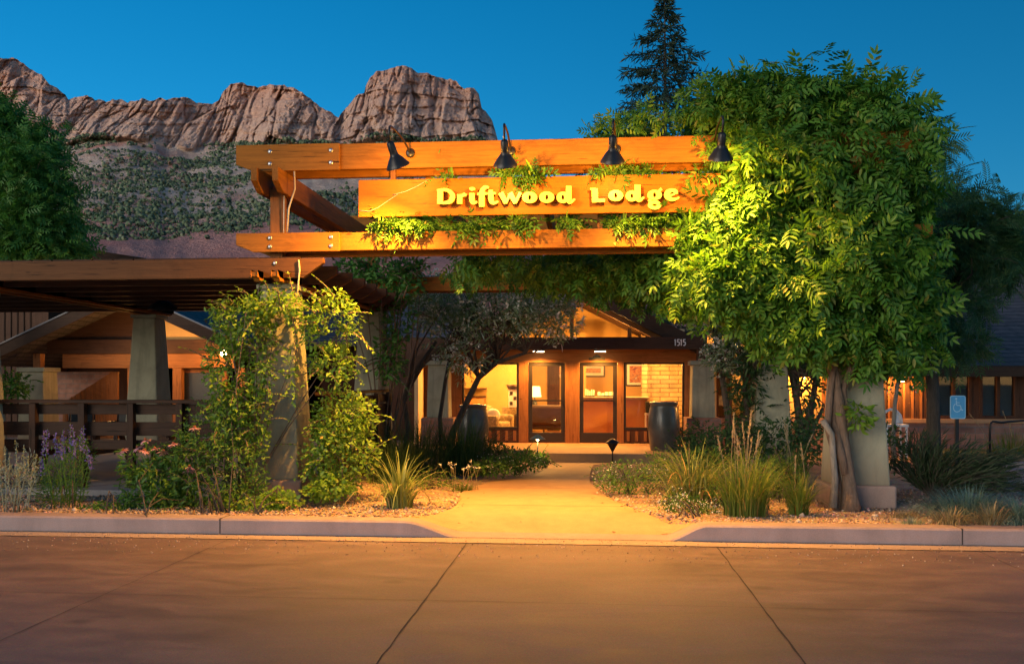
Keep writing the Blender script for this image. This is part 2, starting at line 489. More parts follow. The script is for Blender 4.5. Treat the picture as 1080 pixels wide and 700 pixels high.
# loose pebbles of the bed
cube = np.array([(-1,-1,-1),(1,-1,-1),(1,1,-1),(-1,1,-1),(-1,-1,1),(1,-1,1),(1,1,1),(-1,1,1)], float)*.5
cubef = np.array([(3,2,1,0),(4,5,6,7),(0,1,5,4),(1,2,6,5),(2,3,7,6),(3,0,4,7)])
def rot_rand(m):
    qn = RNG.normal(size=(m,4)); qn /= np.linalg.norm(qn, axis=1)[:,None]
    w, x, y, z = qn.T
    return np.stack([np.stack([1-2*(y*y+z*z), 2*(x*y-z*w), 2*(x*z+y*w)],-1), np.stack([2*(x*y+z*w), 1-2*(x*x+z*z), 2*(y*z-x*w)],-1), np.stack([2*(x*z-y*w), 2*(y*z+x*w), 1-2*(x*x+y*y)],-1)], 1)
def scatter(tv, tf, P, Rm, S):
    "template verts/quads at points P with rotations Rm (m,3,3) and sizes S"
    P = np.asarray(P, float); m = len(P); S = np.broadcast_to(np.asarray(S, float), (m,))
    V = np.einsum('mij,nj->mni', Rm, tv) * S[:,None,None] + P[:,None,:]
    F = tf[None] + (np.arange(m)*len(tv))[:,None,None]
    return V.reshape(-1,3), F.reshape(-1, tf.shape[1])
PX, PY = RNG.uniform(-9, 9, 14000), 10.42 + 4.0*RNG.random(14000)**1.5
ok = np.array([not (eL(y)-.02 < x < eR(y)+.02) for x, y in zip(PX, PY)])
PX, PY = PX[ok], PY[ok]
ps = RNG.uniform(.012, .034, len(PX)); ps[RNG.random(len(PX)) < .02] *= 2.0
v_, f_ = scatter(cube*[1,.8,.55], cubef, np.stack([PX, PY, .17-.015*(PY-10.3)-.012+ps*.15], 1), rot_rand(len(PX)), ps)
np_mesh('gravel_pebbles', v_, f_, M['pebble'], kind='stuff')

# patio, porch and driveway slabs
b = MB(); b.box(-26, X(256,12.5)-.3, 12.42, 23.5, -.1, .21); b.box(X(256,12.5)-.3, X(318,12.5)+.2, 13.0, 23.5, -.1, .208)
b.build('patio_slab', M['slab'], bevel=.01, kind='structure')
b = MB(); b.box(X(560,19.3), X(735,19.3), 19.3, 22.5, -.1, .22); b.box(X(440,21), X(560,19.3)-.002, 20.2, 22.5, -.1, .218)
b.build('porch', M['walk'], bevel=.012, kind='structure')
b = MB(); b.box(X(1037,15), 40, 14.2, 17.6, -.1, .145); b.build('driveway', M['kerb'], bevel=.02, kind='structure')
b = MB(); b.box(X(1037,17), 40, 17.6, 17.85, -.1, .25); b.build('driveway_kerb', M['kerb'], bevel=.02, kind='structure')
b = MB(); b.box(X(1035,18), 40, 17.85, 21.4, -.1, .22); b.build('lawn_strip', m_ground('lawn soil', (.12,.13,.05), (.07,.08,.03), (.2,.2,.09), 2., 60, .4), kind='structure')

# ------------------------------------------------------------------ canyon mountains far behind
def m_rock(name):
    m, n, l, b = new_mat(name)
    g = n.new('ShaderNodeNewGeometry'); P = g.outputs['Position']
    sp = n.new('ShaderNodeSeparateXYZ'); l.new(P, sp.inputs[0])
    at_ = n.new('ShaderNodeAttribute'); at_.attribute_name = 'cliff'          # 1 on the bare rock wall, 0 on the scree
    f1 = noise(n, l, P, .018, 8, .65, .5); f2 = noise(n, l, P, .11, 8, .7); f3 = noise(n, l, P, .5, 5, .7)
    # strata: bands along z, gently warped
    mp = n.new('ShaderNodeMapping'); mp.inputs['Scale'].default_value = (.0035, .0035, .11); l.new(P, mp.inputs[0])
    st = noise(n, l, mp.outputs[0], 1.0, 6, .7, .2)
    mp2 = n.new('ShaderNodeMapping'); mp2.inputs['Scale'].default_value = (.09, .09, .008); l.new(P, mp2.inputs[0])
    vs_ = noise(n, l, mp2.outputs[0], 1.0, 6, .65, .3)
    rock = ramp(n, l, st, [(.28, (.40, .27, .22)), (.42, (.60, .46, .39)), (.55, (.50, .37, .31)), (.72, (.66, .54, .46))])
    rock = mixc(n, l, .6, rock, ramp(n, l, vs_, [(.3, (.33, .21, .175)), (.48, (.56, .42, .35)), (.7, (.74, .61, .53))]))
    rock = mixc(n, l, .5, rock, ramp(n, l, f2, [(.3, (.25,)*3), (.7, (.8,)*3)]), 'OVERLAY')
    rock = mixc(n, l, .4, rock, ramp(n, l, f3, [(.35, (.25,)*3), (.6, (.75,)*3)]), 'OVERLAY')
    zr = n.new('ShaderNodeMapRange'); l.new(sp.outputs[2], zr.inputs[0]); zr.inputs[1].default_value = 225; zr.inputs[2].default_value = 300
    rock = mixc(n, l, zr.outputs[0], mixc(n, l, .3, rock, (.70, .58, .50)), mixc(n, l, .4, rock, (.62, .36, .28)))
    rock = mixc(n, l, 1.0, rock, (1.45, 1.25, 1.17), 'MULTIPLY')
    scree = ramp(n, l, f1, [(.34, (.50, .26, .22)), (.46, (.52, .43, .38)), (.66, (.66, .58, .52))])
    scree = mixc(n, l, .5, scree, ramp(n, l, f3, [(.3, (.2,)*3), (.7, (.85,)*3)]), 'OVERLAY')
    scree = mixc(n, l, 1.0, scree, (1.4, 1.28, 1.2), 'MULTIPLY')
    zl = n.new('ShaderNodeMapRange'); l.new(sp.outputs[2], zl.inputs[0]); zl.inputs[1].default_value = 92; zl.inputs[2].default_value = 74
    scree = mixc(n, l, zl.outputs[0], scree, mixc(n, l, .25, (.66, .27, .25), scree))
    l.new(mixc(n, l, at_.outputs['Fac'], scree, rock), b.inputs['Base Color'])
    b.inputs['Roughness'].default_value = .95; b.inputs['Specular IOR Level'].default_value = .1
    mh = n.new('ShaderNodeMath'); mh.operation = 'ADD'; l.new(f2, mh.inputs[0]); l.new(f3, mh.inputs[1])
    bump(n, l, b, mh.outputs[0], 1.0, 6.0)
    return m
SKY_PX = [(-700,120),(-400,80),(-200,70),(-60,60),(0,62),(15,61),(24,66),(35,75),(44,79),(52,89),(62,95),(72,105),(79,102),(92,101),(100,105),(112,107),(120,105),(128,104),(135,109),(150,104),(158,107),(168,104),(176,106),(186,103),(200,104),(207,108),(216,109),(224,110),(230,106),(236,96),(243,89),(250,87),(257,88),(262,91),(272,92),(285,89),(300,91),(310,93),(320,99),(331,107),(340,113),(350,120),(357,125),(361,119),(367,112),(376,101),(384,98),(386,90),(390,82),(397,76),(410,73),(424,69),(434,71),(441,77),(452,78),(463,81),(472,84),(480,86),(489,93),(500,92),(505,98),(508,113),(514,120),(519,128),(523,140),(530,165),(540,190),(560,235),(600,300),(700,330),(900,335),(1100,340),(1500,340)]
pxs = np.concatenate([np.linspace(-700, -60, 120), np.arange(-58, 620, 1.0), np.linspace(622, 1500, 120)])
sk = np.interp(pxs, [p for p, _ in SKY_PX], [y for _, y in SKY_PX])
sk = sk + (fbm(pxs*.16, 3.1, .5, 3, 8)-.5)*5*(np.abs(pxs-250) < 330)
base = 152 + 12*(fbm(pxs*.02, 0, 9, 3, 4)-.5)*2
base = np.where(pxs > 505, np.maximum(base, sk+8+ (pxs-505)*.2), np.maximum(base, sk+10))
# rows: scree foot -> cliff foot -> rim -> back
NS, NC = 150, 150
D0, D1, D2 = 260., 830., 905.
rows_d, rows_y, rows_c = [np.full_like(pxs, 140.)], [np.full_like(pxs, 416.)], [np.zeros_like(pxs)]
for i in range(NS):
    t = i/(NS-1); rows_d.append(np.full_like(pxs, D0+(D1-D0)*t**1.15)); rows_y.append(300+(base-300)*(t**.82)); rows_c.append(np.zeros_like(pxs))
for i in range(1, NC):
    t = i/(NC-1)
    stp = t
    rows_d.append(D1+(D2-D1)*stp + 0*pxs); rows_y.append(base+(sk-base)*t); rows_c.append(np.full_like(pxs, min(1, i/7)))
for e in (.5, 1.): rows_d.append(D2+60*e+0*pxs); rows_y.append(sk+6*e); rows_c.append(np.ones_like(pxs))
D, PYY, CC = np.array(rows_d), np.array(rows_y), np.array(rows_c)
U = (pxs-540)/FOC; U = np.broadcast_to(U, D.shape)
zz = CAM_H + (400-PYY)/FOC*D
xx0 = U*D
n1_ = fbm(xx0*.011, zz*.004, 0, 3, 21)
n2_ = 1-np.abs(2*fbm(xx0*.03, zz*.02, 3.3, 4, 31)-1)            # cracks and buttresses
n3_ = fbm(xx0*.12, zz*.09, 7.7, 4, 41)
n4_ = fbm(xx0*.012, zz*.16, 1.7, 3, 51)                           # ledges
amp = CC
n3_ = 1-np.abs(2*n3_-1)
n6_ = 1-np.abs(2*fbm(xx0*.38, zz*.22, 9.1, 3, 91)-1)
ck = fbm(xx0*.028, zz*.005, 4.4, 3, 95); crack = np.clip(1-np.abs(ck-.5)*26, 0, 1)
ck2 = fbm(xx0*.07, zz*.011, 6.4, 3, 97); crack = np.maximum(crack, .6*np.clip(1-np.abs(ck2-.5)*18, 0, 1))
led = np.abs(((zz+14*n1_)/17.0) % 1.0-.12); led = np.clip(1-led*9, 0, 1)
def worley(x, y, seed):
    i, j = np.floor(x), np.floor(y); f1 = np.full(x.shape, 9.); f2 = f1.copy(); idv = np.zeros(x.shape); z0 = np.zeros(x.shape)
    for a in (-1, 0, 1):
        for c in (-1, 0, 1):
            px_ = i+a+_h(i+a, j+c, z0, seed); py_ = j+c+_h(i+a, j+c, z0+1, seed); r_ = _h(i+a, j+c, z0+2, seed)
            d_ = np.hypot(x-px_, y-py_); nearer = d_ < f1
            f2 = np.where(nearer, f1, np.minimum(f2, d_)); idv = np.where(nearer, r_, idv); f1 = np.where(nearer, d_, f1)
    return f2-f1, idv
wx, wz = xx0+10*(fbm(xx0*.04, zz*.04, 1.1, 3, 111)-.5), zz+10*(fbm(xx0*.04, zz*.04, 2.1, 3, 113)-.5)
e1, id1 = worley(wx/24, wz/70, 121); e2, id2 = worley(wx/8, wz/26, 123); e3, id3 = worley(wx/75, wz/8, 127)
blocks = -(id1-.5)*24 - (id2-.5)*8 - (id3-.5)*8 + 4*np.clip(1-e1*14, 0, 1) + 1.5*np.clip(1-e2*10, 0, 1)
D = D + amp*(blocks + (n1_-.5)*120 + (n2_-.75)*14 - (n3_-.7)*4 - (n6_-.7)*5 + (n4_-.5)*8 + crack*12)
n5_ = fbm(xx0*.018, D*.012, 2.2, 5, 61)
fade = np.clip((np.arange(D.shape[0])/12.), 0, 1)[:,None]
zz = CAM_H + (400-PYY)/FOC*D + (1-amp)*fade*(n5_-.5)*20
xc = U*D
MX, MY = xc*CY - D*SY, xc*SY + D*CY
I = np.arange(D.size).reshape(D.shape)
mo = np_mesh('mountain', np.stack([MX.ravel(), MY.ravel(), zz.ravel()], 1), np.stack([I[:-1,:-1], I[:-1,1:], I[1:,1:], I[1:,:-1]], -1).reshape(-1,4), m_rock('canyon rock'), kind='structure')
a_ = mo.data.attributes.new('cliff', 'FLOAT', 'POINT')
a_.data.foreach_set('value', CC.ravel().astype(np.float32))
# scrub on the scree
m_ = 40000
ri = (RNG.random(m_)**.75*(NS+12)).astype(int).clip(18, NS+11); ci = RNG.integers(60, len(pxs)-190, m_)
dens = fbm(MX[ri,ci]*.012, zz[ri,ci]*.03, 5.5, 4, 71)
keep = (dens > .33 + .24*RNG.random(m_)) & ((PYY[ri,ci] < 243+10*RNG.random(m_)))
ri, ci = ri[keep], ci[keep]
jx = RNG.normal(0, 1.2, len(ri))
P_ = np.stack([MX[ri,ci]+jx, MY[ri,ci]+RNG.normal(0,1.5,len(ri)), zz[ri,ci]+.6], 1)
S_ = (.42+1.7*RNG.random(len(ri))**2.4)*(.45+MY[ri,ci]/900)
t8 = np.array([(math.cos(a)*r, math.sin(a)*r, h) for h, r in ((-.5,.5),(.1,1.),(.75,.55)) for a in np.linspace(0, 2*math.pi, 7)[:-1]])
f8 = np.array([(i*6+k, i*6+(k+1)%6, (i+1)*6+(k+1)%6, (i+1)*6+k) for i in range(2) for k in range(6)])
v_, f_ = scatter(t8*[1,1,.75], f8, P_, rot_rand(len(P_)), S_)
np_mesh('hillside_scrub', v_, f_, m_leaf('scrub', (.05,.085,.05), (.10,.145,.08), (.17,.19,.12), 0, .9), smooth=True, kind='stuff')
# dark wooded hill to the right, behind the right wing
hx = np.linspace(20, 420, 90); hy = np.linspace(130, 420, 40)
hx, hy = np.meshgrid(hx, hy)
hz = np.clip((hx-40)/140, 0, 1)*np.clip((hy-130)/150, 0, 1)*60 + 10*(fbm(hx*.03, hy*.03, 0, 4, 81)-.5) - 3
I = np.arange(hx.size).reshape(hx.shape)
np_mesh('hill', np.stack([hx.ravel(), hy.ravel(), hz.ravel()],1), np.stack([I[:-1,:-1], I[:-1,1:], I[1:,1:], I[1:,:-1]], -1).reshape(-1,4), m_ground('hill earth', (.13,.07,.05), (.06,.05,.035), (.2,.11,.08), .05, .4, .6), smooth=True, kind='structure')

# leaf litter and crumbs of soil along the kerb and on the path edges
LX, LY = RNG.uniform(-8, 8, 1500), 10.42+3.2*RNG.random(1500)**1.3
ins = np.array([eL(y)+.1 < x < eR(y)-.1 for x, y in zip(LX, LY)]); kp = ~ins | (RNG.random(1500) < .05)
LX, LY = LX[kp], LY[kp]; lz = np.array([pz(x, y)+.008 if eL(y) < x < eR(y) else gz(y)+.006 for x, y in zip(LX, LY)])
lv = np.array([(0,0,0),(-.22,.35,.05),(-.18,.7,.03),(0,1,-.04),(.18,.7,.04),(.22,.35,.05)]); lf = np.array([(0,3,2,1),(0,5,4,3)])
ang = RNG.random(len(LX))*6.283; ax = np.stack([np.cos(ang), np.sin(ang), RNG.normal(0,.15,len(LX))],1); ax /= np.linalg.norm(ax,axis=1)[:,None]
nn = np.stack([RNG.normal(0,.25,len(LX)), RNG.normal(0,.25,len(LX)), np.ones(len(LX))],1); xx_ = np.cross(ax, nn); xx_ /= np.linalg.norm(xx_,axis=1)[:,None]; zz_ = np.cross(xx_, ax)
v_, f_ = scatter(lv, lf, np.stack([LX,LY,lz],1), np.stack([xx_, ax, zz_],-1), RNG.uniform(.03,.065,len(LX)))
np_mesh('leaf_litter', v_, f_, m_leaf('dry leaves', (.09,.055,.03), (.22,.14,.06), (.16,.17,.05), .1, .8), kind='stuff')

# grit swept into the gutter and over the street edge
GX, GY = RNG.uniform(-9, 9, 2600), 10.085-1.1*RNG.random(2600)**3.2
gs = RNG.uniform(.004, .014, len(GX)); v_, f_ = scatter(cube*[1,.8,.6], cubef, np.stack([GX, GY, np.where(GY > 9.83, .006, .001)+gs*.25], 1), rot_rand(len(GX)), gs)
np_mesh('gutter_grit', v_, f_, M['pebble'], kind='stuff')
# ------------------------------------------------------------------ timber gateway over the path
YF, YB = 12.15, 17.7           # front and back frames
XL, XR = X(295, 12.4), X(903, 12.4)
def stucco_column(parent, x, y, zb, zt, w0=.72, w1=.46, pl=.84, ph=.3):
    MB().box(x-pl/2, x+pl/2, y-pl/2, y+pl/2, zb-.15, zb+ph).build('plinth', M['plinth'], parent, .03)
    c = MB().frustum(x, y, zb+ph-.01, zt, w0, w0, w1, w1).build('column', M['stucco'], parent, .025)
    b = MB(); b.box(x-w1/2-.04, x+w1/2+.04, y-w1/2-.04, y+w1/2+.04, zt, zt+.07)
    b.build('cap', M['stucco'], c, .012)
gate = thing('entrance_pergola', 'tall timber gateway on tapered stucco columns carrying the hanging name board over the path', 'pergola', (0, YF, 0))
zcol = 3.06
for x, y in ((XL, YF+.33), (XR, YF+.33), (X(393,YB), YB), (X(812,YB), YB)):
    stucco_column(gate, x, y, gz(y)-.02, zcol)
for x, y in ((XL, YF+.2), (XR, YF+.2), (X(393,YB), YB), (X(812,YB), YB)):
    MB().box(x-.09, x+.09, y-.09, y+.09, zcol+.07, 4.46).build('post', M['post'], gate, .008)
def beam_x(parent, name, x0, x1, y, t, z0, z1, cut=.25, mat='beam', left=True, right=True):
    poly = [(x0 + (cut if left else 0), z0), (x1 - (cut if right else 0), z0), (x1, z0+.10), (x1, z1), (x0, z1), (x0, z0+.10)]
    return MB().prism(poly, 'y', y, y+t).build(name, M[mat], parent, .008)
xl, xr = X(250, YF), XR+.9
zl0, zl1, zt0, zt1 = Z(300,266,YF), Z(300,246,YF), Z(300,181,YF), Z(300,153,YF)
for z0, z1 in ((zl0, zl1), (zt0, zt1)):
    bm = beam_x(gate, 'beam', xl+.35, xr, YF, .085, z0+.015, z1)
    beam_x(gate, 'beam', xl+.15, xr, YF+.29, .085, z0-.03, z1-.02)
    sp = beam_x(bm, 'splice_plate', xl, X(359,YF), YF-.045, .043, z0, z1, right=False)
    for px in (286, 350):
        for k in (.27, .73):
            bx, bz = X(px, YF), z0+(z1-z0)*k
            MB().ball((bx, YF-.045, bz), .032, 10, 8, (1,.55,1)).build('bolt', M['bolt'], bm)
# back frame
for z0, z1 in ((zl0-.02, zl1), (zt0, zt1)):
    beam_x(gate, 'beam', X(369,YB-.14), X(812,YB)+.7, YB-.18, .085, z0, z1)
    beam_x(gate, 'beam', X(369,YB-.14), X(812,YB)+.7, YB+.095, .085, z0-.01, z1-.01)
# rafters running back over the path
def beam_y(parent, name, x, t, y0, y1, z0, z1, cut=.22, mat='beam_y'):
    poly = [(y0+cut, z0), (y1-cut, z0), (y1, z0+.12), (y1, z1), (y0, z1), (y0, z0+.12)]
    return MB().prism(poly, 'x', x-t/2, x+t/2).build(name, M[mat], parent, .008)
for x in (XL-.15, XL+.145, XL+2.1, XL+3.7, XL+5.3, XR-.15, XR+.15):
    beam_y(gate, 'rafter', x, .09, YF-.34 if min(abs(x-XL), abs(x-XR)) < .3 else YF+.40, YB+.5, zt0-.315, zt0-.012)
# uprights that carry the board
for px in (413, 633):
    MB().box(X(px,YF)-.035, X(px,YF)+.035, YF+.088, YF+.15, zl0+.1, zt1-.08).build('hanger', M['post'], gate, .004)
# electric cords down the post
b = MB()
b.tube([(XL+.12, YF+.09, zt0-.28), (XL+.115, YF+.09, zl1)], .012, 6)
b.tube([(XL+.30, YF-.012, zt0+.02), (XL+.31, YF-.02, zt0-.25), (XL+.2, YF+.05, zt0-.5), (XL+.17, YF+.07, zl1+.03)], .012, 6)
b.build('cord', M['cord'], gate)

# ------------------------------------------------------------------ the name board
YS = YF-.075
sx0, sx1, sz0, sz1 = X(378,YS), X(760,YS), Z(378,229,YS), Z(378,190,YS)
sign = thing('lodge_sign', 'long orange wooden board with raised yellow lettering hung between the two beams', 'sign', ((sx0+sx1)/2, YS, sz0))
MB().box(sx0, sx1, YS, YS+.07, sz0, sz1).build('board', M['sign'], sign, .006)
def smooth(pts, n=7):
    P = [np.array(p, float) for p in pts]
    if len(P) == 2: return [P[0]+(P[1]-P[0])*t for t in np.linspace(0,1,4)]
    P = [2*P[0]-P[1]] + P + [2*P[-1]-P[-2]]; out = []
    for i in range(1, len(P)-2):
        for t in np.linspace(0, 1, n, endpoint=False):
            out.append(.5*((2*P[i]) + (P[i+1]-P[i-1])*t + (2*P[i-1]-5*P[i]+4*P[i+1]-P[i+2])*t*t + (3*P[i]-P[i-1]-3*P[i+1]+P[i+2])*t**3))
    return out + [P[-2]]
def stroke(b, pts, y0, y1, pl, grow=1.0):
    S = smooth(pts); vs, n = [], len(S)
    for i, p in enumerate(S):
        d = S[min(i+1,n-1)][:2]-S[max(i-1,0)][:2]; d = d/max(1e-6, np.hypot(*d)); nrm = np.array((-d[1], d[0]))
        for sgn in (1, -1):
            q = p[:2]+nrm*sgn*p[2]*.5*grow; w = at(q[0], q[1], pl)
            vs += [(w[0], y0, w[2]), (w[0], y1, w[2])]
    fs = []
    for i in range(n-1):
        a, c = 4*i, 4*i+4
        fs += [(a, c, c+2, a+2), (a+1, a+3, c+3, c+1), (a, a+1, c+1, c), (a+2, c+2, c+3, a+3)]
    fs += [(0,2,3,1), (4*n-4, 4*n-3, 4*n-1, 4*n-2)]
    b.add(vs, fs)
def ring(b, c, ro, ri, y0, y1, pl, n=28):
    vs, fs = [], []
    for k in range(n):
        a = 2*math.pi*k/n
        for r in (ro, ri):
            w = at(c[0]+r[0]*math.cos(a), c[1]+r[1]*math.sin(a), pl); vs += [(w[0],y0,w[2]), (w[0],y1,w[2])]
    for k in range(n):
        a, e = 4*k, 4*((k+1)%n)
        fs += [(a, e, e+2, a+2), (a+1, a+3, e+3, e+1), (a, a+1, e+1, e), (a+2, e+2, e+3, a+3)]
    b.add(vs, fs)
LET = [
 ('D', [[(464.2,199.6,5.8),(464.0,215.0,5.8)], [(460.8,200.9,2.0),(466,200.2,2.8),(472,200.6,3.4),(476.4,204.2,4.8),(477,208.3,5.4),(474.2,212.8,4.4),(466,214.2,2.4)]], []),
 ('r', [[(484.8,204.8,5.4),(484.6,215,5.4)], [(486,207.2,2.4),(489.3,205.4,3.8),(491.6,206,2.4)]], []),
 ('i', [[(497.6,203.6,5.4),(497.7,211,5.4),(499.4,213.9,3.8),(503.2,212.6,1.8)]], [((498,199.2),(3.1,1.9),(.02,.02))]),
 ('f', [[(508,218,5.8),(508,206,5.8),(509,200.2,4.8),(512,197.4,3.6),(515.4,197.8,2.2)], [(503.4,204.6,2.4),(514,204,2.4)]], []),
 ('t', [[(517.6,200.2,4.2),(517.6,208,5.6),(518.6,212.6,4.8),(521.6,214,3.2),(525.4,212.4,1.6)], [(513.4,204.2,2.2),(522.8,203.8,2.2)]], []),
 ('w', [[(528,203,5.4),(533.8,214.3,4.6)], [(533.2,214.3,2.6),(538.6,203.6,2.6)], [(537.8,203.4,5.4),(543.8,214.3,4.6)], [(543.2,214.3,2.6),(548.8,203,3.4)]], []),
 ('o', [], [((558.6,208.2),(8.0,6.0),(1.6,2.9))]),
 ('o', [], [((576.6,208.0),(8.0,6.0),(1.5,2.8))]),
 ('d', [[(599.8,196,5.8),(599.9,210,5.8),(601.6,213,3.8),(606.4,209.8,1.6)]], [((593.6,208.2),(6.6,6.0),(1.5,2.6))]),
 ('L', [[(627.2,198.8,6.6),(627.6,213,6.6)], [(624.4,211.6,4.0),(638,211.2,3.6)], [(622.4,199.6,1.8),(628,199.2,2.4)]], []),
 ('o', [], [((649.4,206.2),(7.9,5.9),(1.5,2.8))]),
 ('d', [[(672.4,194.8,6.2),(672.8,208,6.2),(675,210.8,3.8),(679.4,207.8,1.6)]], [((666.4,206.6),(6.6,5.8),(1.4,2.4))]),
 ('g', [[(694.4,201.9,2.6),(697.8,199,3.0)], [(686,210.2,3.4),(684.8,212.8,3.4)]], [((690.4,205.6),(7.7,5.4),(1.6,2.6)), ((690.4,216.2),(7.0,4.8),(2.4,1.3))]),
 ('e', [[(704.8,206.4,1.9),(711.6,204.8,1.9)], [(713.2,204.6,4.2),(712.2,201.8,4.4),(708.6,200.6,3.4),(704.6,202.6,5.6),(703.6,206.4,6.0),(706.6,209.6,4.6),(711.6,210.2,3.0),(716.4,208.2,1.5)]], []),
]
YLt = YS-.085
for ch, strokes, rings in LET:
    b = MB(); k = 0
    for s_ in strokes: stroke(b, s_, YLt-.0012*k, YLt+.05, YLt, 1.0); k += 1
    for r_ in rings: ring(b, *r_, YLt-.0012*k, YLt+.05, YLt); k += 1
    o = b.build('letter', M['letter'], sign)
    # stand-off pins hold each letter off the board
    cx = sum(v[0] for v in b.v)/len(b.v); cz = sum(v[2] for v in b.v)/len(b.v)
b = MB(); b.tube([at(*p, YS-.008) for p in ((452,189.5),(440,196.5),(428,202),(414,205.5),(420,204.5),(409,212),(398,219.5),(389,223),(379,222))], .0045, 6)
b.build('twig', M['cord'], sign)

# ------------------------------------------------------------------ gooseneck lamps
LAMPS_E = 300.0
lamp_src = []
LDAT = bpy.data.lights.new('lamp_light', 'SPOT')
LDAT.energy = LAMPS_E; LDAT.color = LAMP; LDAT.spot_size = R(114); LDAT.spot_blend = 1.0; LDAT.shadow_soft_size = .035
LSPILL = bpy.data.lights.new('lamp_spill', 'POINT'); LSPILL.energy = 44.0; LSPILL.color = LAMP; LSPILL.shadow_soft_size = .04
LL = [((420,176),(433,162),'leftmost gooseneck lamp, its black shade tilted, in front of bare beam and cliff'),
      ((533,175),(539,160),'black gooseneck sign lamp above the middle of the lettering, where cliff meets sky'),
      ((646,171),(650,158),'black gooseneck sign lamp under overhanging vine tips, third along the beam'),
      ((760,168),(752,155),'rightmost gooseneck lamp, half sunk in the glowing yellow vine')]
for i, ((px, py), (qx, qy), lab) in enumerate(LL):
    YL = YF-.85
    x, _, z = at(px, py, YL)
    mx, _, mz = at(qx, qy, YF)
    root = thing('gooseneck_lamp', lab, 'lamp', (mx, YF, mz), 'lamps along the top beam')
    tl = R(-14 if i == 0 else 0)
    prof = [(.155,0),(.15,.02),(.13,.05),(.10,.095),(.07,.135),(.055,.15),(.05,.19),(.048,.30),(.03,.325),(.0,.33)]
    b = MB(); b.lathe(prof, (x, YL, z), 28)
    b.lathe([(.15,.004),(.125,.05),(.095,.093),(.05,.138),(0,.145)], (x, YL, z), 28)
    b.v = [(x+(vx-x)*math.cos(tl)+(vz-z)*math.sin(tl)*1, vy, z-(vx-x)*math.sin(tl)+(vz-z)*math.cos(tl)) for vx, vy, vz in b.v]
    ty = R(26)
    b.v = [(vx, YL+(vy-YL)*math.cos(ty)-(vz-z)*math.sin(ty), z+(vy-YL)*math.sin(ty)+(vz-z)*math.cos(ty)) for vx, vy, vz in b.v]
    sh = b.build('lamp_shade', M['black'], root)
    tx, tz, tyy = x+.32*math.sin(tl), z+.32*math.cos(tl)*math.cos(ty), YL-.32*math.sin(ty)
    b = MB()
    arc = [(tx, tyy, tz), (tx+.003, tyy-.05, tz+.10), (tx+(mx-tx)*.08, tyy-.02, tz+.19), (tx+(mx-tx)*.25, tyy+.16, tz+.21), (tx+(mx-tx)*.5, tyy+.5, (tz+mz)/2+.16), (tx+(mx-tx)*.85, YF-.2, mz+.05), (mx, YF-.03, mz)]
    b.tube([Vector(p) for p in [tuple(q) for q in smooth([(*p,) for p in arc], 5)]], .014, 8)
    b.build('gooseneck_arm', M['black'], root)
    b = MB(); b.tube([(mx, YF-.005, mz), (mx, YF-.03, mz), (mx, YF-.045, mz)], [.062, .062, .04], 16); b.build('wall_plate', M['black'], root)
    MB().ball((x+.05*math.sin(tl), YL-.02, z+.055), .038, 12, 8).build('bulb', M['bulb'], root)
    ld_ = LDAT.copy(); ld_.spot_size = R((136, 106, 118, 126)[i]); ld_.energy = LAMPS_E*(2.9, 1, 1.85, 1.2)[i]
    lo = bpy.data.objects.new('lamp_light', ld_); COL.objects.link(lo)
    lo.parent = root; lo.location = (x-mx, YL-YF, z-mz+.02)
    lo.rotation_euler = (0, R((22, 0, -21, -12)[i]), 0)
    lo = bpy.data.objects.new('lamp_spill', LSPILL); COL.objects.link(lo); lo.parent = root; lo.location = (x-mx, YL-YF+.03, z-mz-.03)

# ------------------------------------------------------------------ patio pergola on the left
M['slatwood'] = m_wood('weathered slat wood', (.10, .048, .026), 'x')
M['patiobeam'] = m_wood('darker patio beam wood', (.13, .055, .02), 'x')
pp = thing('patio_pergola', 'low dark timber pergola roof shading the fenced patio', 'pergola', (-8, 12.1, 0))
YP = 12.02
fz0, fz1 = Z(200,294,YP), Z(200,273.5,YP)
xe = X(341, YP)
poly = [(-26, fz0), (xe-.28, fz0), (xe, fz0+.2), (xe, fz1), (-26, fz1)]
fb = MB().prism(poly, 'y', YP, YP+.09).build('front_beam', M['patiobeam'], pp, .008)
for k in (.25, .75): MB().ball((X(290,YP), YP, fz0+(fz1-fz0)*k), .03, 10, 8, (1,.55,1)).build('bolt', M['bolt'], fb)
for i in range(1, 8):
    y = YP+.8*i
    MB().prism([(-24, fz0), (xe-.3, fz0), (xe-.04, fz0+.14), (xe-.04, fz1-.01), (-24, fz1-.01)], 'y', y, y+.09).build('slat', M['slatwood'], pp, .006)
XPL, XPB = XL-4.6, XL-9.2
for x in (XL, XPL, XPB, XL-13.8):
    for dx in (-.14, .14):
        beam_y(pp, 'cross_beam', x+dx, .09, YP-.22 if x == XL else YP+.1, 18.4, zcol+.072, fz0-.004 if fz0 > zcol+.2 else fz0-.004, .1)
b = MB()
for i in range(46):
    x = xe-.5-.30*i; b.box(x-.135, x+.135, YP+.1, 18.6, fz1+.002, fz1+.03)
b.build('shade_boards', M['deckwood'], pp, kind='stuff') if False else b.build('shade_boards', M['deckwood'], pp)  # covering boards added above the slats to keep the underside dark
for x, y in ((XPL, YB), (XPB, YB), (XPL-.1, YP+.5), (XL-13.8, YB)):
    stucco_column(pp, x, y, .2, zcol-.02)
b = MB(); b.tube([at(315,274,YP-.02), at(316,284,YP-.02), at(314,306,YP-.02), (XL+.3, YP+.1, 2.8)], .011, 6); b.build('cord', M['cord'], pp)
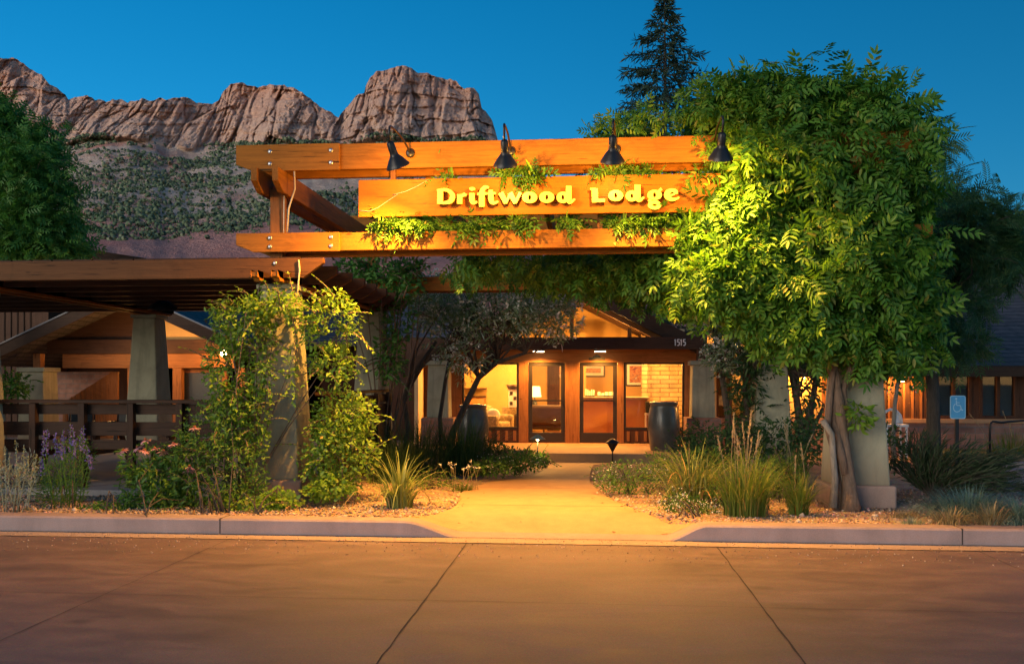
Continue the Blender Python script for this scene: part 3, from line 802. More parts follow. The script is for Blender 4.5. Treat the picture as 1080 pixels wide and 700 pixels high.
# barn lamp hanging below it, not lit
x, _, z = at(172, 327, 15.5)
bl = thing('barn_lamp', 'unlit dark barn lamp hanging under the patio pergola beside its stucco column', 'lamp', (x, 15.5, z))
b = MB(); b.lathe([(.26,0),(.25,.03),(.19,.1),(.09,.16),(.05,.2),(.05,.3),(0,.32)], (x, 15.5, z), 24); b.build('lamp_shade', M['black'], bl)
b = MB(); b.tube([(x,15.5,z+.3),(x,15.5,fz0+.05)], .02, 8); b.build('stem', M['black'], bl)

# ------------------------------------------------------------------ patio railing
YRL = 12.75
rl = thing('patio_railing', 'brown wooden railing with flat cap and two boards along the patio front', 'railing', (-8, YRL, .21))
zt = Z(150,421.5,YRL)
xr1 = X(262,YRL)
MB().box(-20, xr1, YRL-.09, YRL+.11, zt-.05, zt).build('cap_rail', M['deckwood'], rl, .006)
for y0, y1 in ((426,437),(445,459.5),(464,474)):
    MB().box(-20, xr1, YRL+.022, YRL+.06, Z(150,y1,YRL), Z(150,y0,YRL)).build('board', M['deckwood'], rl, .004)
for k in range(-8, 5):
    px = 37+51.3*k
    x = X(px, YRL)
    MB().box(x-.05, x+.05, YRL-.078, YRL+.02, .21, zt-.052).build('post', M['deckpost'], rl, .006)
sr = thing('side_railing', 'dark boarded railing running back from the left gateway column beside the patio', 'railing', (XL+.45, 14.5, .2))
xs_ = X(338, 12.9)
MB().box(xs_-.1, xs_+.1, 12.95, 17.3, 1.56, 1.61).build('cap_rail', M['deckwood'], sr, .006)
for z0, z1 in ((.3,.62),(.66,1.0),(1.04,1.34),(1.37,1.52)):
    MB().box(xs_-.02, xs_+.02, 12.98, 17.3, z0, z1).build('board', M['deckwood'], sr, .004)
for y in (13.1, 14.1, 15.1, 16.1, 17.1):
    MB().box(xs_+.022, xs_+.11, y-.05, y+.05, .15, 1.555).build('post', M['deckpost'], sr, .006)

# ------------------------------------------------------------------ patio tables and chairs
def picnic_table(x, y, rz, lab):
    t = thing('picnic_table', lab, 'table', (x, y, .21), 'picnic tables on the patio')
    def bx(name, *a): return MB().box(*[v + (x, x, y, y, .21, .21)[i] for i, v in enumerate(a)]).build(name, M['deckwood'], t, .006)
    bx('tabletop', -.95, .95, -.38, .38, .72, .765)
    for s in (-1, 1):
        bx('bench', -.95, .95, s*.72-.14, s*.72+.14, .42, .455)
    for sx in (-.68, .68):
        bx('bench_bearer', sx-.04, sx+.04, -.82, .82, .33, .415)
        bx('top_bearer', sx-.04, sx+.04, -.36, .36, .63, .715)
        for s in (-1, 1):
            b = MB(); yy = y
            p = [(y+s*.26, .21+.7), (y+s*.62, .21), (y+s*.74, .21), (y+s*.38, .21+.7)]
            b.prism(p, 'x', x+sx+.045, x+sx+.09).build('leg', M['deckwood'], t, .004)
    t.rotation_euler = (0, 0, rz)
picnic_table(X(20,14.6), 14.6, R(3), 'dark wooden picnic table behind the left end of the patio railing')
picnic_table(X(150,14.7), 14.7, R(-4), 'dark wooden picnic table whose legs show behind the pink coneflowers')
def patio_chair(x, y, rz, lab):
    t = thing('patio_chair', lab, 'chair', (x, y, .21), 'dark chairs on the patio')
    def bx(name, *a, bv=.01): return MB().box(*[v + (x, x, y, y, .21, .21)[i] for i, v in enumerate(a)]).build(name, M['black'], t, bv)
    bx('seat', -.25, .25, -.25, .25, .41, .45)
    b = MB(); b.tube([(x-.25,y+.25,.66), (x-.25,y+.29,1.14), (x-.2,y+.3,1.2), (x+.2,y+.3,1.2), (x+.25,y+.29,1.14), (x+.25,y+.25,.66)], .018, 8); b.build('back_frame', M['black'], t)
    bx('backrest', -.22, .22, .265, .285, .55, .93)
    for sx in (-.23, .23):
        for sy in (-.23, .23): bx('leg', sx-.015, sx+.015, sy-.015, sy+.015, 0, .41, bv=.003)
        b = MB(); b.tube([(x+sx*1.1,y-.24,.62), (x+sx*1.1,y-.24,.87), (x+sx*1.1,y+.26,.89)], .016, 8); b.build('armrest', M['black'], t)
    t.rotation_euler = (0, 0, rz)
patio_chair(X(85,18.8), 18.8, R(25), 'dark patio chair in front of the orange boarded wall, left of the other')
patio_chair(X(122,18.6), 18.6, R(-20), 'dark patio chair half behind the shaded stucco column')
# ------------------------------------------------------------------ lodge entrance hall
M['clad'] = m_wood('orange cladding', (.36, .155, .055), 'x', .55)
M['cladz'] = m_wood('orange cladding upright', (.34, .145, .055), 'z', .55)
M['darkwood'] = m_wood('dark fascia wood', (.085, .047, .03), 'x')
M['darkwoodz'] = m_wood('dark board wood', (.10, .05, .032), 'z')
M['frame'] = m_plain('dark door frame', (.03, .024, .02), .4, .2, .15)
M['cream'] = m_plain('cream plaster', (.62, .50, .30), .85, 0, .08, 2)
M['ochre'] = m_plain('ochre plaster', (.55, .36, .13), .85, 0, .10, 2)
M['floor'] = m_wood('floor planks', (.34, .13, .05), 'y', .3)
M['shingle'] = m_brick('roof shingles', (.10, .085, .09), (.065, .06, .068), (.03, .03, .035), 1., .33, .10, .9)
M['brick'] = m_brick('red sandstone blocks', (.33, .17, .125), (.24, .115, .085), (.20, .15, .13), 1., .42, .14)
M['logs'] = m_brick('stacked stone', (.50, .36, .20), (.36, .25, .13), (.12, .08, .05), 1., .5, .12)
M['blueglass'] = m_plain('dark glass', (.02, .026, .03), .35, 0, .2, 1, 0)
M['curtain'] = m_plain('grey blind', (.06, .068, .072), .8, 0, .1, 3)
M['leather'] = m_plain('brown leather', (.06, .035, .025), .45, 0, .2)
M['fabric'] = m_plain('patterned cloth', (.42, .34, .2), .9, 0, .6, 16)
M['desk'] = m_plain('desk panel', (.50, .24, .085), .5, 0, .08, 2)
M['desktop'] = m_plain('desk top', (.40, .33, .22), .4)
M['shade_glow'] = m_emit('lamp shade glow', (1, .66, .24), 1.2)
M['led'] = m_emit('soffit lamp glow', (1, .78, .45), 8)
M['urn'] = m_plain('blue grey glaze', (.07, .075, .07), .28, 0, .45, 3, .1)
YE = 22.4; FL = .225
def panel(parent, name, mat, px0, px1, py0, py1, Y, t=.08, bevel=.004, dy=0.0, **kw):
    "upright board whose front face is seen between these pixels at distance Y"
    p = (px0+px1)/2
    return MB().box(X(px0,Y), X(px1,Y), Y+dy, Y+dy+t, Z(p,py1,Y), Z(p,py0,Y)).build(name, mat, parent, bevel, **kw)
lodge = thing('lodge_building', 'long lodge with glazed gable entrance, twin glass doors and dark shingle wings', 'building', (X(603,YE), YE, 0))
# timber front
hz0, hz1 = Z(603,382,YE), Z(603,367,YE)
MB().box(X(476,YE), X(737,YE), YE, YE+.14, hz0, hz1+.1).build('header', M['clad'], lodge, .006)
for a, c in ((476,487),(547,557),(596,611),(651,658),(722,732)):
    MB().box(X(a,YE), X(c,YE), YE+.003, YE+.13, FL, hz0-.002).build('mullion', M['cladz'], lodge, .006)
for a, c in ((487,547),(658,722)):                                      # panels below the windows
    f = MB().box(X(a,YE)+.002, X(c,YE)-.002, YE+.03, YE+.12, FL, Z(600,453,YE)).build('sill_panel', M['darkwoodz'], lodge, .004)
    b = MB(); n_ = 7
    for i in range(n_):
        x = X(a,YE)+(X(c,YE)-X(a,YE))*(i+.5)/n_; b.box(x-.035, x+.035, YE+.012, YE+.029, FL+.05, Z(600,453,YE)-.03)
    b.build('batten', M['cladz'], f)
    x0, x1, z0, z1 = X(a,YE)+.003, X(c,YE)-.003, Z(600,453,YE)+.003, hz0-.003
    w = MB()
    for q in ((x0,x1,z0,z0+.06),(x0,x1,z1-.05,z1),(x0,x0+.05,z0+.061,z1-.051),(x1-.05,x1,z0+.061,z1-.051)):
        w.box(q[0], q[1], YE+.02, YE+.1, q[2], q[3])
    w = w.build('window', M['frame'], lodge, .004)
    MB().box(x0+.05, x1-.05, YE+.055, YE+.062, z0+.06, z1-.05).build('pane', M['glass'], w)
for a, c, hs_ in ((557,596,1),(611,651,-1)):                            # the two glass doors
    x0, x1, z0, z1 = X(a,YE)+.004, X(c,YE)-.004, FL+.015, hz0-.003
    st = .1
    w = MB()
    for q in ((x0,x1,z0,z0+.24),(x0,x1,z1-.09,z1),(x0,x0+st,z0+.241,z1-.091),(x1-st,x1,z0+.241,z1-.091)):
        w.box(q[0], q[1], YE+.03, YE+.08, q[2], q[3])
    w = w.build('door', M['frame'], lodge, .004)
    MB().box(x0+st, x1-st, YE+.052, YE+.06, z0+.24, z1-.09).build('pane', M['glass'], w)
    b = MB(); hzz = FL+1.05
    b.box(x0+.06, x1-.06, YE-.01, YE+.012, hzz-.018, hzz+.018); b.box(x0+.07, x0+.1, YE+.012, YE+.03, hzz-.015, hzz+.015); b.box(x1-.1, x1-.07, YE+.012, YE+.03, hzz-.015, hzz+.015)
    b.build('push_bar', M['black'], w)
# gable over it: glass, mullions and roof
gx, gb = X(603,YE), hz1+.102
pitch = .51
apex = gb + (X(701,YE)-gx)*pitch
hw = X(701,YE)-gx
def tri(parent, name, mat, poly, y0, y1, bv=.0): return MB().prism(poly, 'y', y0, y1).build(name, mat, parent, bv)
gl = [(gx-hw, gb), (gx+hw, gb), (gx, apex)]
tri(lodge, 'gable_glazing', M['glass'], gl, YE+.06, YE+.068)
for px in (505, 545, 603, 664):
    x = X(px,YE) if px != 603 else gx
    h = apex-abs(x-gx)*pitch-.05
    MB().box(x-.05, x+.05, YE, YE+.12, gb, h).build('gable_mullion', M['cladz'], lodge, .004)
for s in (-1, 1):
    p = [(gx, apex), (gx+s*hw, gb), (gx+s*(hw+.3), gb), (gx, apex+.16)]
    tri(lodge, 'gable_trim', M['clad'], p if s > 0 else p[::-1], YE-.02, YE+.13, .004)
YO = 21.8                                                                  # roof edge in front of the wall
ra = apex+.34
for s in (-1, 1):
    e = 4.15
    p = [(gx, ra-.02), (gx+s*e, ra-.02-e*pitch), (gx+s*e, ra+.10-e*pitch), (gx, ra+.12)]
    q = p if s > 0 else p[::-1]
    MB().prism(q, 'y', YO+.06, YE+7).build('roof', M['shingle'], lodge, .0)
    p = [(gx, ra-.24), (gx+s*e, ra-.24-e*pitch), (gx+s*e, ra+.125-e*pitch), (gx, ra+.145)]
    MB().prism(p if s > 0 else p[::-1], 'y', YO, YO+.058).build('barge_board', M['darkwood'], lodge, .004)
    for i in range(4):
        y = YO+.5+i*1.3
        p = [(gx, ra-.2), (gx+s*e*.97, ra-.2-e*.97*pitch), (gx+s*e*.97, ra-.022-e*.97*pitch), (gx, ra-.022)]
        MB().prism(p if s > 0 else p[::-1], 'y', y, y+.1).build('rafter', M['darkwood'], lodge)
tb0, tb1 = Z(600,368.5,21.6), Z(600,355.5,21.6)
tb = MB().box(X(455,21.6), X(742,21.6), 21.6, 21.75, tb0, tb1).build('tie_beam', M['darkwood'], lodge, .006)
# street number on the beam
b = MB()
for i, ch in enumerate('1515'):
    x0 = 711.2+i*3.15
    if ch == '1': stroke(b, [(x0+1, 357.8, 1.15), (x0+1, 364.4, 1.15)], 21.575, 21.598, 21.6); stroke(b, [(x0, 359, 1.1), (x0+1, 357.9, .9)], 21.574, 21.598, 21.6)
    else:
        stroke(b, [(x0+2.2, 358, 1.05), (x0+.1, 358, 1.05)], 21.575, 21.598, 21.6); stroke(b, [(x0+.2, 357.8, 1.05), (x0+.2, 361, 1.05)], 21.574, 21.598, 21.6)
        stroke(b, [(x0+.1, 360.8, 1.05), (x0+1.6, 360.6, 1.1), (x0+2.2, 362.2, 1.1), (x0+1.5, 364, 1.1), (x0, 364.2, 1.05)], 21.573, 21.598, 21.6)
b.build('street_number', M['white'], lodge)
# small plaque with leaf crest over the right-hand door
b = MB(); c_ = at(629.5, 378, YE)
b.prism([(c_[0]-.2, c_[2]-.04), (c_[0]+.2, c_[2]-.04), (c_[0]+.2, c_[2]+.02), (c_[0]-.2, c_[2]+.02)], 'y', YE-.02, YE-.002)
b.ball((c_[0], YE-.01, c_[2]+.05), .05, 10, 6, (1,.3,1)); b.ball((c_[0]-.06, YE-.01, c_[2]+.035), .035, 10, 6, (1,.3,1)); b.ball((c_[0]+.06, YE-.01, c_[2]+.035), .035, 10, 6, (1,.3,1))
pl = thing('door_plaque', 'little dark plaque with leaf crest on the header over the right glass door', 'plaque', c_); b.build('plate', m_plain('bronze', (.06,.05,.03), .4, .6), pl)
# porch pillars on stone feet
for a, c in ((452,475),(728,753)):
    y = 21.7; x = (X(a,y)+X(c,y))/2; w = X(c,y)-X(a,y)
    MB().box(x-w/2-.12, x+w/2+.12, y-w/2-.1, y+w/2+.1, 0, Z(a,440,y)).build('pillar_base', M['brick'], lodge, .01)
    p_ = MB().frustum(x, y, Z(a,440,y), Z(a,385,y), w, w, w*.9, w*.9).build('pillar', M['stucco'], lodge, .02)
    MB().box(x-w*.5-.03, x+w*.5+.03, y-w*.5-.03, y+w*.5+.03, Z(a,385,y), Z(a,380.5,y)).build('cap', M['stucco'], p_, .01)
    MB().box(x-.12, x+.12, y-.12, y+.12, Z(a,380.5,y), tb0-.002).build('short_post', M['darkwoodz'], lodge, .01)
# soffit boards and soffit lamps
sb = MB().box(X(470,22), X(738,22), 21.752, YE+.3, tb1-.06, tb1-.02).build('soffit', M['darkwood'], lodge)
for px in (568, 633):
    x, y = X(px,22.0), 22.0
    s_ = thing('soffit_lamp', 'small glowing downlight under the beam above the %s glass door' % ('left' if px < 600 else 'right'), 'lamp', (x, y, tb0), 'downlights over the doors')
    MB().box(x-.15, x+.15, y-.07, y+.07, tb0-.03, tb1-.061).build('housing', M['black'], s_, .004)
    MB().box(x-.13, x+.13, y-.072, y+.05, tb0-.045, tb0-.031).build('diffuser', M['led'], s_)
    ld = bpy.data.lights.new('soffit_light', 'SPOT'); ld.energy = 130; ld.color = (1,.42,.07); ld.spot_size = R(150); ld.spot_blend = .6; ld.shadow_soft_size = .06
    lo = bpy.data.objects.new('soffit_light', ld); COL.objects.link(lo); lo.parent = s_; lo.location = (0, 0, -.06)

# ---- lobby room behind the glass
x0, x1, yb = X(440,YE), X(752,YE), YE+5.2
lob = [('lobby_floor', M['floor'], (x0,x1,YE+.131,yb,.1,FL+.01)), ('lobby_back_wall', M['ochre'], (x0,x1,yb,yb+.1,FL,3.0)), ('lobby_side_wall', M['cream'], (x0-.1,x0,YE+.14,yb,FL,2.3)), ('lobby_side_wall', M['cream'], (x1,x1+.1,YE+.14,yb,FL,2.3))]
for nm, mt, a in lob: MB().box(*a).build(nm, mt, lodge)
MB().box(X(490,YE+3.6), X(548,YE+3.6), YE+3.6, YE+3.7, FL+.012, 3).build('lobby_partition', M['ochre'], lodge)
MB().box(X(600,YE+4.4), X(618,YE+4.4), YE+4.35, YE+4.45, FL+.012, 3.2).build('lobby_partition', M['ochre'], lodge)
MB().box(X(577,YE+5), X(590,YE+5), yb-.06, yb-.004, FL+.012, FL+2.4).build('lobby_doorway', M['darkwoodz'], lodge)
MB().box(X(684,YE+2.5), X(724,YE+2.5), YE+2.9, YE+3.3, FL+.012, 3.2).build('stone_chimney', M['logs'], lodge, .01)
MB().box(X(678,YE+2.5), X(684,YE+2.5)-.003, YE+2.75, YE+3.4, FL+.012, 3.2).build('stone_pier', M['logs'], lodge, .01)
for yy in (1.5, 1.6, 2.0, 2.6): MB().box(x0, x1, YE+yy-.04, YE+yy+.04, 2.61+yy*.001, 2.70).build('lobby_beam', M['darkwood'], lodge)
for i, (px, yy, e) in enumerate(((508,2.0,105),(575,2.6,135),(632,1.6,135),(690,1.5,125))):
    ld = bpy.data.lights.new('lobby_light', 'POINT'); ld.energy = e; ld.color = (1,.40,.075); ld.shadow_soft_size = .12
    lo = bpy.data.objects.new('lobby_light', ld); COL.objects.link(lo)
    c_ = thing('ceiling_lamp', 'warm glass ceiling globe inside the lobby, number %s from its left wall' % ('first','second','third','fourth')[i] if False else ['warm lobby ceiling globe behind the left window', 'warm lobby ceiling globe behind the left door', 'warm lobby ceiling globe behind the right door', 'warm lobby ceiling globe behind the right window'][i], 'lamp', (X(px,YE+yy), YE+yy, 2.36), 'lobby ceiling globes')
    MB().ball((X(px,YE+yy), YE+yy, 2.47), .09, 14, 10).build('globe', M['bulb'], c_)
    b = MB(); b.tube([(X(px,YE+yy), YE+yy, 2.55), (X(px,YE+yy), YE+yy, 2.61)], .012, 6); b.build('stem', M['black'], c_)
    lo.parent = c_; lo.location = (0, 0, -.02)
tri(lodge, 'lobby_gable_wall', M['ochre'], [(gx-hw*1.25, 3.002), (gx+hw*1.25, 3.002), (gx+.3, apex+.15), (gx-.3, apex+.15)], yb, yb+.1)
# reception desk
yd = YE+1.7
dk = thing('reception_desk', 'broad orange reception desk with pale counter seen through the right door', 'desk', (X(650,yd), yd, FL))
MB().prism([(X(612,yd),yd+.2),(X(640,yd),yd-.12),(X(683,yd),yd-.12),(X(683,yd),yd+.75),(X(612,yd),yd+.95)], 'z', FL+.012, FL+1.05).build('panel', M['desk'], dk, .01)
MB().prism([(X(611,yd),yd+.12),(X(640,yd),yd-.2),(X(685,yd),yd-.2),(X(685,yd),yd+.8),(X(611,yd),yd+1)], 'z', FL+1.052, FL+1.11).build('counter', M['desktop'], dk, .008)
for px, w, h, lab in ((622,.26,.2,'small stack of leaflets on the left end of the reception counter'), (640,.5,.1,'low tray of cards along the reception counter')):
    t = thing('leaflet_tray', lab, 'tray', (X(px,yd), yd+.25, FL+1.11)); x = X(px,yd)
    MB().box(x-w/2, x+w/2, yd+.2, yd+.4, FL+1.112, FL+1.14).build('tray', M['black'], t, .004)
    b = MB()
    for i in range(5): b.box(x-w/2+.01+i*w/5, x-w/2+(i+.85)*w/5, yd+.22+.015*i, yd+.36, FL+1.141, FL+1.14+h*(.6+.4*random.random()))
    b.build('leaflets', M['white'], t)
def m_art(name, seed):
    m, n, l, b = new_mat(name)
    co = coords(n, l, (1.2, 1, 2.6))
    f = noise(n, l, co, 2.2+seed*.3, 4, .6, 1.2)
    l.new(ramp(n, l, f, [(.3, (.08,.05,.06)), (.42, (.45,.12,.05)), (.5, (.62,.30,.12)), (.58, (.30,.12,.08)), (.7, (.55,.5,.45))]), b.inputs['Base Color'])
    b.inputs['Roughness'].default_value = .4; return m
def picture(px0, px1, py0, py1, Y, lab, seed):
    c = at((px0+px1)/2, (py0+py1)/2, Y); t = thing('framed_picture', lab, 'picture', c, 'framed pictures in the lobby')
    xa, xb, za, zb = X(px0,Y), X(px1,Y), Z(px0,py1,Y), Z(px0,py0,Y)
    MB().box(xa, xb, Y-.05, Y-.004, za, zb).build('frame', M['frame'], t, .006)
    w = (xb-xa)*.06
    MB().box(xa+w, xb-w, Y-.056, Y-.051, za+w, zb-w).build('mount', M['white'], t)
    w *= 2.9
    MB().box(xa+w, xb-w, Y-.06, Y-.0565, za+w, zb-w).build('print', m_art('print%d' % seed, seed), t)
picture(613, 638, 384, 397.5, yb, 'wide framed landscape print high behind the reception desk', 1)
picture(660, 682, 382, 407, YE+4.6, 'large framed red landscape print beside the stone chimney', 2)
MB().box(X(655,YE+4.6), X(684,YE+4.6), YE+4.602, YE+4.7, FL+.012, 3.6).build('lobby_partition', M['ochre'], lodge)
picture(588.5, 593, 386, 398, yb, 'narrow framed print at the edge of the left glass door', 3)
# side table with lamp, armchairs, shelves
x, y = X(564,YE+3.5), YE+3.5
st = thing('side_table', 'small dark side table under the glowing lobby lamp', 'table', (x, y, FL))
MB().box(x-.3, x+.3, y-.2, y+.2, FL+.60, FL+.65).build('tabletop', M['darkwood'], st, .006)
for sx in (-.26, .26):
    for sy in (-.16, .16): MB().box(x+sx-.02, x+sx+.02, y+sy-.02, y+sy+.02, FL+.012, FL+.6).build('leg', M['darkwoodz'], st)
tl_ = thing('table_lamp', 'glowing drum-shaded table lamp behind the left glass door', 'lamp', (x, y, FL+.65))
b = MB(); b.lathe([(.09,0),(.09,.02),(.05,.05),(.09,.15),(.06,.28),(.015,.34),(.015,.42)], (x,y,FL+.652)); b.build('base', M['urn'], tl_)
b = MB(); b.lathe([(.19,.42),(.15,.72),(.0,.73)], (x,y,FL+.652)); b.build('lamp_shade', M['shade_glow'], tl_)
def armchair(px, yy, rz, mat, lab, s=1.0):
    x, y = X(px,YE+yy), YE+yy
    t = thing('armchair', lab, 'chair', (x, y, FL+.012)); F = FL+.012
    MB().box(x-.38*s, x+.38*s, y-.36, y+.3, F+.18, F+.44).build('seat', mat, t, .06)
    MB().box(x-.42*s, x+.42*s, y+.2, y+.42, F+.3, F+.86).build('backrest', mat, t, .08)
    for q in (-1, 1): MB().box(x+q*.46*s-.09, x+q*.46*s+.09, y-.38, y+.34, F+.1, F+.62).build('armrest', mat, t, .07)
    for sx in (-.4*s, .4*s):
        for sy in (-.3, .3): MB().box(x+sx-.025, x+sx+.025, y+sy-.025, y+sy+.025, F, F+.18).build('leg', M['darkwoodz'], t)
    t.rotation_euler = (0,0,rz)
armchair(575, 2.7, R(170), M['leather'], 'dark leather sofa behind the left glass door', 1.6)
armchair(520, 1.5, R(70), M['fabric'], 'patterned cream armchair behind the left lobby window')
ball_ = thing('cushion', 'pale round cushion on the patterned armchair', 'cushion', (X(520,YE+1.5), YE+1.5, FL+.46)); MB().ball((X(520,YE+1.55), YE+1.55, FL+.62), .2, 14, 10, (1,.5,.9)).build('cushion', M['white'], ball_)
x, y = X(499,YE+3.2), YE+3.3
cs = thing('console_shelf', 'dark wall shelf and low cabinet at the left of the lobby', 'shelf', (x, y, FL))
MB().box(x-.35, x+.35, y, y+.25, FL+1.28, FL+1.33).build('shelf', M['darkwood'], cs, .004)
MB().box(x-.3, x+.3, y, y+.25, FL+.012, FL+1.05).build('cabinet', M['desk'], cs, .006); MB().box(x-.34, x+.34, y-.03, y+.27, FL+1.052, FL+1.1).build('cabinet_top', M['darkwood'], cs, .004)
x, y = X(540,YE+2.6), YE+2.6
br = thing('brochure_rack', 'white wall rack of leaflets with a basket on top in the lobby', 'rack', (x, y, FL))
MB().box(x-.28, x+.28, y, y+.3, FL+.012, FL+.8).build('cabinet', M['fabric'], br, .006)
MB().box(x-.1, x+.22, y-.02, y+.1, FL+.8, FL+1.3).build('panel', M['white'], br, .006)
b = MB()
for i in range(3): b.box(x-.06+.1*(i%2), x+.02+.1*(i%2), y-.03, y-.021, FL+.86+.14*i, FL+.96+.14*i)
b.build('leaflets', M['leather'], br)
b = MB(); b.lathe([(.0,0),(.14,.0),(.2,.12),(.19,.12),(.13,.02)], (x+.02,y+.06,FL+1.31)); b.build('basket', M['leather'], br)
MB().box(x-.25, x+.3, y-.05, y+.3, FL+1.295, FL+1.31).build('shelf', M['desktop'], br)
x, y = X(686,YE+1.6), YE+1.5
of = thing('office_printer', 'dark printer on pale stand beside the reception desk', 'printer', (x, y, FL))
MB().box(x-.14, x+.2, y-.2, y+.2, FL+.7, FL+1.0).build('body', M['black'], of, .02); MB().box(x-.16, x+.22, y-.21, y+.21, FL+.64, FL+.69).build('shelf', M['white'], of, .004)
for q in (-.13, .19): MB().box(x+q-.02, x+q+.02, y-.18, y+.18, FL+.012, FL+.64).build('leg', M['white'], of)

# ---- right wing of the lodge
YR = 21.6
wr0, wr1 = X(755,22.4), 22.0
ez = Z(1000,391,21.0)
# recessed side window by the entrance, lit from inside
MB().box(X(753,22.5), X(930,22.5), 22.6, 22.75, 0, Z(800,441,22.5)).build('wing_base', M['brick'], lodge)
MB().box(X(753,22.5), X(756,22.5), 22.6, 22.75, Z(800,441,22.5), 2.6).build('wing_wall', M['cladz'], lodge)
MB().box(X(787,22.5), X(826,22.5), 22.6, 22.75, Z(800,441,22.5), 2.6).build('wing_wall', M['darkwoodz'], lodge)
MB().box(X(826,22.5), X(868,22.5), 22.6, 22.75, Z(800,441,22.5), 2.6).build('wing_wall', M['ochre'], lodge)
MB().box(X(868,22.5), X(930,22.5), 22.6, 22.75, Z(800,441,22.5), 2.6).build('wing_wall', M['cladz'], lodge)
x0_, x1_, z0_, z1_ = X(756,22.5), X(787,22.5), Z(770,441,22.5), 2.45
w = MB()
for q in ((x0_,x1_,z0_,z0_+.06),(x0_,x1_,z1_,z1_+.15),(x0_,x0_+.06,z0_+.06,z1_),(x1_-.06,x1_,z0_+.06,z1_),((x0_+x1_)/2-.03,(x0_+x1_)/2+.03,z0_+.06,z1_)): w.box(q[0], q[1], 22.62, 22.72, q[2], q[3])
w = w.build('window', M['darkwoodz'], lodge, .004); MB().box(x0_+.06, x1_-.06, 22.66, 22.668, z0_+.06, z1_).build('pane', M['glass'], w)
MB().box(x0_-.2, x1_+.4, 24.2, 24.3, 0, 3).build('inner_wall', M['ochre'], lodge)
MB().box(x0_-.3, x0_-.2, 22.76, 24.2, 0, 3).build('inner_wall', M['darkwoodz'], lodge)
wl_ = thing('window_lamp', 'warm ceiling globe behind the narrow window right of the entrance pillar', 'lamp', (X(775,23.4), 23.4, 2.5))
MB().ball((X(775,23.4), 23.4, 2.62), .08, 12, 8).build('globe', M['bulb'], wl_)
b = MB(); b.tube([(X(775,23.4),23.4,2.69),(X(775,23.4),23.4,3.0)], .012, 6); b.build('stem', M['black'], wl_)
ld = bpy.data.lights.new('window_light', 'POINT'); ld.energy = 30; ld.color = (1,.45,.1); ld.shadow_soft_size = .08
lo = bpy.data.objects.new('window_light', ld); COL.objects.link(lo); lo.parent = wl_
rd = thing('red_lamp', 'small red glowing lamp at the top of the narrow right window', 'lamp', at(786,392.5,22.5))
c_ = at(786,392.5,22.5); MB().ball((c_[0], 22.58, c_[2]), .055, 12, 8, (1.6,.6,.7)).build('lens', m_emit('red glow', (1,.03,.06), 3), rd); MB().box(c_[0]-.12, c_[0]+.12, 22.56, 22.6, c_[2]+.04, c_[2]+.08).build('bracket', M['black'], rd)
nt_ = thing('window_notice', 'small pale notice card stuck in the narrow right window', 'notice', at(763,422,22.5)); c_ = at(763.5,422.5,22.5)
MB().box(c_[0]-.1, c_[0]+.1, 22.64, 22.655, c_[2]-.12, c_[2]+.12).build('card', M['fabric'], nt_)
# long wall with brown windows over a stone base
XW = X(930,YR)
bz = Z(1000,441.5,YR)
MB().box(XW, 24, YR, YR+.3, -.1, bz-.1).build('stone_base', M['brick'], lodge, .006)
MB().box(XW-.03, 24, YR-.06, YR+.3, bz-.098, bz).build('stone_sill', M['walk'], lodge, .008)
MB().box(XW, X(985,YR), YR+.06, YR+.26, bz+.002, ez+.15).build('wing_wall', M['darkwoodz'], lodge)
for px in (938, 946, 954, 963, 972, 979):
    MB().box(X(px,YR)-.025, X(px,YR)+.025, YR+.03, YR+.059, bz+.004, ez+.1).build('batten', M['cladz'], lodge)
wins = [(988,1026),(1034,1074),(1082,1122),(1130,1170)]
for a, c in wins:
    x0_, x1_ = X(a,YR), X(c,YR)
    w = MB()
    for q in ((x0_,x1_,bz+.003,bz+.07),(x0_,x1_,ez-.05,ez+.12),(x0_,x0_+.07,bz+.071,ez-.051),(x1_-.07,x1_,bz+.071,ez-.051),((x0_+x1_)/2-.04,(x0_+x1_)/2+.04,bz+.071,ez-.051)): w.box(q[0], q[1], YR+.04, YR+.2, q[2], q[3])
    w = w.build('window', M['darkwoodz'], lodge, .004)
    MB().box(x0_+.07, x1_-.07, YR+.10, YR+.106, bz+.07, ez-.05).build('pane', M['glass'], w)
    MB().box(x0_+.07, x1_-.07, YR+.19, YR+.196, bz+.07, ez-.05).build('blind', M['curtain'], w)
prev = 985
for a, c in wins + [(1178, 1400)]:
    MB().box(X(prev,YR)+.002, X(a,YR)-.002, YR+.05, YR+.26, bz+.002, ez+.15).build('wing_wall', M['darkwoodz'], lodge); prev = c
